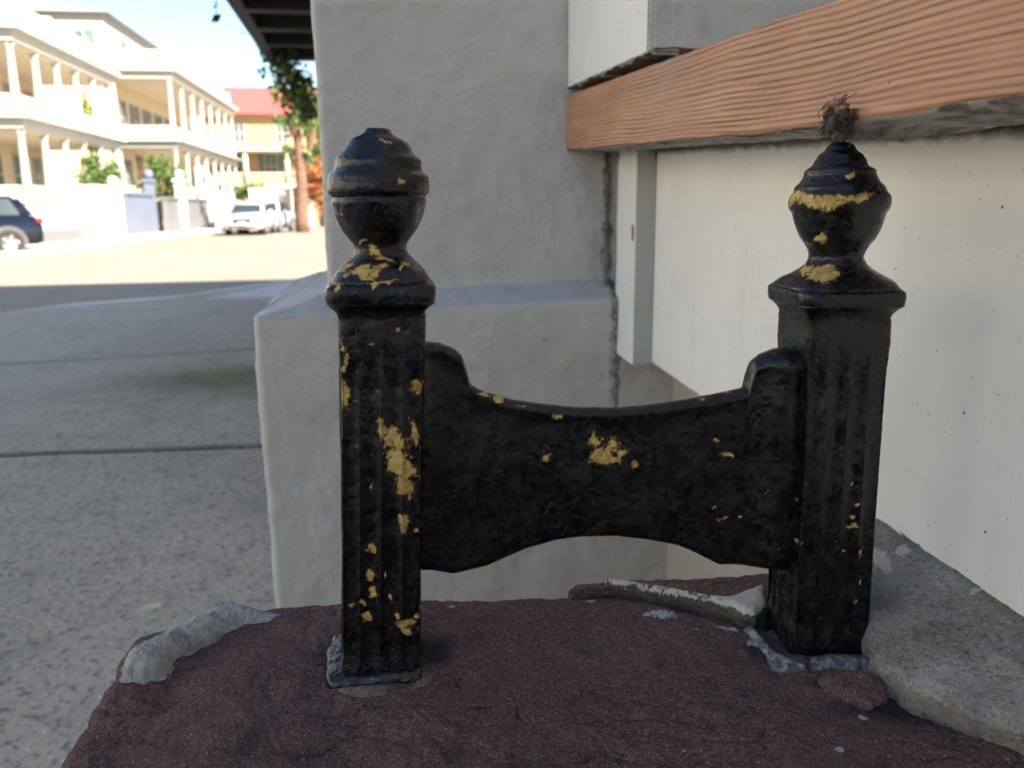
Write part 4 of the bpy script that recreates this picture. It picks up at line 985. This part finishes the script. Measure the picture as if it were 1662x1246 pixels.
        # back wall of the near bay seen from this end
    # parapet with balustrade above the cornice
    z0 = eave+.56
    pbox('parapet_rail', M['hwhite'], h, -.3, -.1, 0, Ls, z0+.75, z0+.9); pbox('parapet_rail', M['hwhite'], h, -Wp, -.302, 0, .2, z0+.75, z0+.9)
    pp = MB()
    for j in range(int(Ls/.3)): pp.box(-.28, -.12, j*.3+.02, j*.3+.16, z0, z0+.748)
    for j in range(int((Wp-.4)/.3)): pp.box(-Wp+j*.3, -Wp+j*.3+.18, .02, .18, z0, z0+.748)
    pp.build('parapet_balusters', M['hwhite'], h)['kind'] = 'stuff'
    for i in range(ncol): y = .15+i*(Ls-.3)/(ncol-1); pbox('parapet_pier', M['hwhite'], h, -.33, -.08, y-.16, y+.16, z0+.001, z0+1.05)
    return h
piazza_house('porch_house', 'nearest white two storey house with columned porches at the left edge', -12.6, 32.0, 10.4, 3.2, [1.3, 4.35], 6.9, 1.3, 6, 8, 6.7, False, 1)
piazza_house('porch_house', 'second white porch house, with a taller grey wall and chimney rising behind', -11.4, 48.7, 18.2, 3.1, [1.7, 4.85], 8.1, 1.7, 8, 10, 11.3, True, 2)
# unseen houses added left of the view to bounce sunlight onto the stoop
for i, (s0_, L_, lab) in enumerate(((10.5, 10, 'unseen white stucco house added left of the view to bounce light, beyond the dark car'), (-3, 11, 'unseen cream white stucco house added across the side street to bounce light'), (-17, 11, 'unseen pale stucco house added farthest back to bounce light'))):
    e = empty('bounce_stucco_house', st(-17.5, s0_, 0), BS); tag(e, lab, 'house')
    pbox('wall', M['stw'], e, -9, 0, 0, L_, 0, 9.2)
    MB().hexa([(-9.3, -.3, 9.2), (.3, -.3, 9.2), (.3, L_+.3, 9.2), (-9.3, L_+.3, 9.2), (-5, 3, 11), (-4, 3, 11), (-4, L_-3, 11), (-5, L_-3, 11)]).build('roof', M['slate'], e)
    for zz in (1.2, 5.3):
        for yy in (1.2, 4.4, 7.6): window(e, 0, yy, yy+1.1, zz, zz+2.0, 'x', True)
# red roofed house closing the street
rh = empty('red_roof_house', st(-14.5, 72, 0), BS); tag(rh, 'yellow stucco house with a red metal roof at the end of the street', 'house')
pbox('wall', M['yellow'], rh, 0, 14, 0, 10, 0, 8.7)
MB().poly([(-.6, -.8, 8.7), (14.6, -.8, 8.7), (14.6, 10.8, 8.7), (-.6, 10.8, 8.7), (-.4, 5, 11.5), (14.4, 5, 11.5)], [(0, 1, 5, 4), (2, 3, 4, 5), (0, 4, 3), (1, 2, 5), (3, 2, 1, 0)]).build('roof', M['redroof'], rh)
for xx in (2.2, 5.6, 9.4, 12.2): window(rh, 0, xx, xx+.9, 6.5, 8.1, 'y', False)
pbox('porch_roof', M['hceil'], rh, -.3, 14.3, -3.2, -.002, 5.7, 6.0); pbox('porch_floor', M['hceil'], rh, 0, 14, -3, -.002, 2.9, 3.15)
for xx in (.2, 3.4, 6.6, 9.8, 13.4):
    MB().tube([(xx, -2.8, 0), (xx, -2.8, 2.9)], [.26, .26], 10).build('pillar', M['hwhite'], rh, True); MB().tube([(xx, -2.8, 3.15), (xx, -2.8, 5.7)], [.22, .18], 10).build('column', M['hwhite'], rh, True)
ra = pbox('railing', M['hcream'], rh, .3, 13.4, -2.85, -2.75, 3.95, 4.05); bb = MB()
for j in range(70): bb.box(.4+j*.185, .48+j*.185, -2.83, -2.77, 3.152, 3.948)
bb.build('balusters', M['hcream'], ra)['kind'] = 'stuff'
for xx in (1.2, 4.5, 8.0, 11.2): window(rh, 0, xx, xx+1.0, 3.6, 5.7, 'y', True); pbox('door', M['doorw'], rh, xx, xx+1.1, -.06, 0, .0, 2.3)
# pavement on the far side and garden walls
tag(MB().hexa([st(-12.4, 20, -.02), st(-9.6, 20, -.02), st(-9.6, 90, -.02), st(-12.4, 90, -.02), st(-12.4, 20, .14), st(-9.6, 20, .14), st(-9.6, 90, .14), st(-12.4, 90, .14)]).build('far_pavement', M['kerb']), 'pale pavement along the far side of the street', kind='structure')
tag(MB().hexa([st(-40, 18, -.02), st(-12.41, 18, -.02), st(-12.41, 90, -.02), st(-40, 90, -.02), st(-40, 18, .1), st(-12.41, 18, .1), st(-12.41, 90, .1), st(-40, 90, .1)]).build('garden_ground', M['grass']), 'green garden ground around the porch houses', kind='structure')
def gwall(label, t, s0, s1, h, m, base=0.0, cap=True, dark=.0):
    e = empty('garden_wall', st(t, s0, .1), BS); tag(e, label, 'garden wall', 'garden walls along the far pavement')
    pbox('wall_face', m, e, -.12, .12, 0, s1-s0, dark, h)
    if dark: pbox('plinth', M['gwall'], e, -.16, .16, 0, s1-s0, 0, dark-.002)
    if cap: pbox('coping', m, e, -.2, .2, -.05, s1-s0+.05, h+.002, h+.12)
def pillar(label, t, s, h, w_, m, ball=True):
    e = empty('gate_pillar', st(t, s, .1), BS); tag(e, label, 'gate pillar', 'gate pillars along the far pavement')
    pbox('shaft', m, e, -w_/2, w_/2, -w_/2, w_/2, 0, h); pbox('cap', m, e, -w_/2-.08, w_/2+.08, -w_/2-.08, w_/2+.08, h+.002, h+.15)
    if ball: o = blob('ball', (0, 0, h+.36), .24, m, e, 0.01, 1, res=16)
gwall('tall white garden wall with grey foot behind the dark car', -11.5, 28, 33.2, 1.35, M['hwhite'], dark=.45)
pillar('broad white gate pillar nearest the dark blue car', -11.4, 34.3, 1.9, 1.0, M['hwhite'], False)
pillar('slim white gate pillar with ball beside the clipped hedge', -11.4, 37.3, 1.9, .5, M['hwhite'])
gwall('garden fence, shade put in as dull blue, right of the clipped hedge', -11.3, 38.2, 42.0, 1.75, M['shadeblue'])
pillar('fence post in the same painted shade blue at the fence end', -11.3, 42.3, 2.4, .4, M['shadeblue'])
gwall('low garden wall in shade-darkened grey in front of the second porch house', -10.8, 42.8, 52.0, 1.6, M['gwall'], dark=.7)
pillar('white pillar in the middle of the grey garden wall', -10.6, 45.3, 2.5, .45, M['hwhite'])
pillar('white pillar at the far end of the grey garden wall', -10.6, 52.4, 2.5, .45, M['hwhite'])
gwall('far white garden wall beyond the white parked car', -10.4, 53, 68, 1.6, M['hwhite'])
e = empty('white_wall', st(-8.9, 56, 0), BS); tag(e, 'plain white boundary wall between the parked car and the tree', 'wall')
pbox('wall_face', M['hwhite'], e, 0, 2.6, 0, .3, 0, 2.4); pbox('coping', M['hwhite'], e, -.05, 2.65, -.05, .35, 2.402, 2.52)
e = empty('yellow_wall', st(-6.6, 60, 0), BS); tag(e, 'sunlit yellow garden wall right of the tree trunk', 'wall')
pbox('wall_face', M['yellow'], e, 0, 8, 0, .3, 0, 2.3); pbox('coping', M['hwhite'], e, -.05, 8.05, -.05, .35, 2.302, 2.42)
for i, x in enumerate((.9, 2.6)): pbox('pilaster', M['hwhite'], e, x, x+.5, -.12, -.002, 0, 2.3)
# bushes
def bush(name, label, c, rad, n, size, m, seed, cat='bush', trunk=None):
    e = empty(name, (c[0], c[1], .1)); tag(e, label, cat); bpy.context.view_layer.update(); iv = Matrix.Translation((-c[0], -c[1], -.1))
    o = link('foliage', leafmesh('foliage', cloud(c, rad, n*3, seed, 26), size*.85, seed), m, e); o.matrix_parent_inverse = iv; o['kind'] = 'stuff'
    s_ = MB(); r_ = random.Random(seed)
    for k in range(4): s_.tube([(c[0]+r_.gauss(0, .1), c[1], .1), (c[0]+r_.gauss(0, rad[0]*.3), c[1]+r_.gauss(0, .2), c[2]*.6), (c[0]+r_.gauss(0, rad[0]*.5), c[1]+r_.gauss(0, .3), c[2]+rad[2]*.5)], [.05, .035, .012], 6)
    o = s_.build('stem', M['trunk'], e, True); o.matrix_parent_inverse = iv; return e
def at(px, py, s_): d = ray(px, py); return CAM+d*(s_/d.dot(DS))
bush('bush', 'round green bush above the slim gate pillar', at(162, 282, 38.6), (.95, .9, .95), 900, .22, M['leafg'], 3)
bush('bush', 'large green bush in front of the second porch house', at(257, 290, 46.5), (1.3, 1.1, 1.3), 1100, .24, M['leafg'], 4)
bush('bush', 'small green bush at the end of the white porch house', at(405, 312, 66), (1.3, 1.2, .9), 600, .28, M['leafg'], 5)
bush('clipped_hedge', 'narrow clipped bright hedge between the gate pillars', at(152, 342, 36.0), (.42, .5, .75), 900, .13, M['leafy'], 6, 'hedge')
bush('potted_creeper', 'thin yellow green creeper on the corner of the first porch', at(139, 183, 40), (.22, .3, .8), 220, .2, M['leafy'], 8, 'creeper')
bush('bush', 'red flowering shrub at the right edge of the street view', at(520, 298, 54), (1.6, 1.2, 1.9), 1500, .26, M['flower'], 9)
bush('bush', 'tall yellow green shrub behind the street tree', at(516, 235, 57), (1.5, 1.5, 2.9), 1600, .32, M['leafy'], 10)
# street tree
tb = onZ(489, 374, .1); td = Vector((tb.x, tb.y, 0)); sT = td.dot(DS)
tre = empty('street_tree', (tb.x, tb.y, .1)); tag(tre, 'leafy street tree with sunlit orange bark beside the yellow wall', 'tree'); bpy.context.view_layer.update(); iv = tre.matrix_world.inverted()
tr = MB(); P = lambda x, y: at(x, y, sT)
tr.tube([P(491, 378), P(490, 350), P(490, 310), P(488, 270), P(484, 235), P(482, 205), P(476, 180)], [.38, .33, .29, .26, .22, .17, .10], 10)
tr.tube([P(488, 280), P(500, 250), P(508, 225), P(512, 190)], [.17, .13, .1, .05], 8); tr.tube([P(484, 235), P(470, 205), P(462, 185)], [.13, .09, .04], 8); tr.tube([P(482, 205), P(492, 180), P(500, 160)], [.1, .07, .03], 8)
o = tr.build('trunk', M['trunk'], tre, True); o.matrix_parent_inverse = iv
lp = []
for (x, y, r_, n) in ((478, 175, 26, 260), (455, 150, 16, 90), (500, 205, 22, 180), (472, 205, 20, 110), (465, 245, 14, 100), (500, 160, 20, 200), (510, 250, 16, 160), (455, 195, 10, 60), (488, 140, 20, 350)):
    c = P(x, y); k = sT/F; lp += cloud(tuple(c), (r_*k, r_*k, r_*k), n, x)
o = link('crown', leafmesh('crown', lp, .26, 12), M['leafg'], tre); o.matrix_parent_inverse = iv; o['kind'] = 'stuff'

# ------------------------------------------------------------------ cars
def car(name, label, loc, rz, paint, L=4.5, W=1.8, H=1.62, suv=True):
    e = empty(name, loc, rz); tag(e, label, 'car')
    hw = W/2; z0 = .26
    side = [(-L/2, .45), (-L/2+.05, .30), (L/2-.05, .30), (L/2+.0, .50), (L/2+.01, .78), (L/2-.08, 1.02), (L/2-.32, 1.08), (-L/2+1.25, 1.02), (-L/2+.35, .92), (-L/2+.06, .78)]   # front at -x
    secs = ((-hw+.0, .0), )
    b = MB(); b.prism([(x, z) for x, z in side], 'y', -hw, hw); body = b.build('body', paint, e, True, bevel=.07)
    cab0 = [(-L/2+1.15, 1.0), (L/2-.22, 1.04)]; top = H
    cb = MB(); fx0, rx0 = -L/2+1.1, L/2-.12; fx1, rx1 = -L/2+1.85, L/2-.55
    cb.hexa([(fx0, -hw+.06, 1.0), (rx0, -hw+.06, 1.0), (rx0, hw-.06, 1.0), (fx0, hw-.06, 1.0), (fx1, -hw+.25, top), (rx1, -hw+.25, top-.04), (rx1, hw-.25, top-.04), (fx1, hw-.25, top)])
    cb.build('cabin', paint, e, True, bevel=.09)
    def lr(a, b_, k): return a+(b_-a)*k
    for sy in (-1, 1):                               # side windows
        ya, yb = sy*(hw-.06), sy*(hw-.25); f0, f1 = .14, .82
        for k, (u0, u1) in enumerate(((.06, .34), (.37, .66), (.69, .90))):
            q = []
            for f, uu in ((f0, u0), (f0, u1), (f1, u1), (f1, u0)):
                x = lr(lr(fx0, fx1, f), lr(rx0, rx1, f), uu); y = lr(ya, yb, f)+sy*.012; z = lr(1.0, top, f); q.append(Vector((x, y, z)))
            s_ = Vector((0, -sy*.02, 0)); MB().hexa(q+[p+s_ for p in q]).build('side_window', M['glass'], e)
        MB().box(fx0+.55, fx0+.75, *sorted((sy*(hw+.02), sy*(hw+.2))), 1.02, 1.16).build('mirror', paint, e, True, bevel=.03)
        for k, xx in enumerate((-.15, .9)): MB().box(xx, xx+.18, *sorted((sy*(hw+.002), sy*(hw+.03))), .90, .93).build('door_handle', M['rim'], e)
        pbox('sill_trim', M['trim'], e, -L/2+1.2, L/2-1.2, *sorted((sy*(hw+.003), sy*(hw-.05))), .26, .42)
        pbox('tail_lamp', M['redlamp'], e, L/2-.16, L/2+.022, *sorted((sy*(hw+.006), sy*(hw-.25))), .86, 1.0, bevel=.02)
        pbox('headlight', M['lamp'], e, -L/2-.0, -L/2+.42, *sorted((sy*(hw+.006), sy*(hw-.42))), .70, .86, bevel=.03)
        for xx in (-L/2+.88, L/2-.82):
            t_ = MB(); prf = [(.20, .0), (.33, .0), (.36, .03), (.36, .19), (.33, .22), (.20, .22)]; n = 28; vs = []; fs = []
            for i in range(n):
                a = 2*math.pi*i/n
                for r_, yy in prf: vs.append((xx+r_*math.cos(a), sy*(hw+.015-yy), .36+r_*math.sin(a)))
            kk = len(prf)
            for i in range(n):
                for j in range(kk): fs.append((i*kk+j, i*kk+(j+1) % kk, ((i+1) % n)*kk+(j+1) % kk, ((i+1) % n)*kk+j))
            arc = MB(); arc.prism([(xx+.44*math.cos(math.pi*i/16*1.1-.15), .36+.44*math.sin(math.pi*i/16*1.1-.15)) for i in range(17)]+[(xx-.40, .27), (xx+.40, .27)], 'y', sy*(hw+.003), sy*(hw-.02)); arc.build('wheel_arch', M['trim'], e)
            wh = t_.poly(vs, fs).build('wheel', M['rubber'], e, True)
            rm = MB(); rm.tube([(xx, sy*(hw-.05), .36), (xx, sy*(hw-.0), .36)], [.20, .20], 24)
            for i in range(5):
                a = 2*math.pi*i/5; rm.tube([(xx, sy*(hw+.012), .36), (xx+.21*math.cos(a), sy*(hw+.006), .36+.21*math.sin(a))], [.035, .03], 5)
            rm.build('rim', M['rim'], wh)
    for fr_, nm in ((0, 'windscreen'), (1, 'rear_window')):
        q = []
        for f, v in ((.12, -.86), (.12, .86), (.84, .86), (.84, -.86)):
            x = lr(fx0, fx1, f)-.012 if fr_ == 0 else lr(rx0, rx1, f)+.012; y = v*lr(hw-.06, hw-.25, f); q.append(Vector((x, y, lr(1.0, top, f))))
        s_ = Vector((.02 if fr_ == 0 else -.02, 0, 0)); MB().hexa(q+[p+s_ for p in q]).build(nm, M['glass'], e)
    pbox('grille', M['trim'], e, -L/2-.012, -L/2+.1, -.42, .42, .55, .80, bevel=.01); pbox('lower_grille', M['trim'], e, -L/2-.002, -L/2+.12, -.62, .62, .34, .46)
    pbox('number_plate', M['plate'], e, -L/2-.03, -L/2-.014, -.16, .16, .50, .62); pbox('bumper_trim', M['trim'], e, L/2-.1, L/2+.02, -hw+.15, hw-.15, .34, .5, bevel=.02)
    return e
c1 = at(72, 412, 18.5); c1 = onZ(74, 414, 0.0)
car('parked_car', 'dark blue car seen from the side at the left edge of the street', (c1.x-2.35, c1.y-.55, 0), R(36), M['carblue'])
c2 = onZ(385, 383, 0.0)
car('parked_car', 'white car facing the viewer, parked far down the street', (c2.x+.0, c2.y+2.2, 0), R(97), M['carwhite'], 4.5, 1.8, 1.5)
c3 = onZ(428, 382, 0.0)
car('parked_car', 'pale silver blue car standing right behind the white one', (c3.x-1.35, c3.y+5.6, 0), R(92), M['carsilver'], 4.6, 1.85, 1.62)
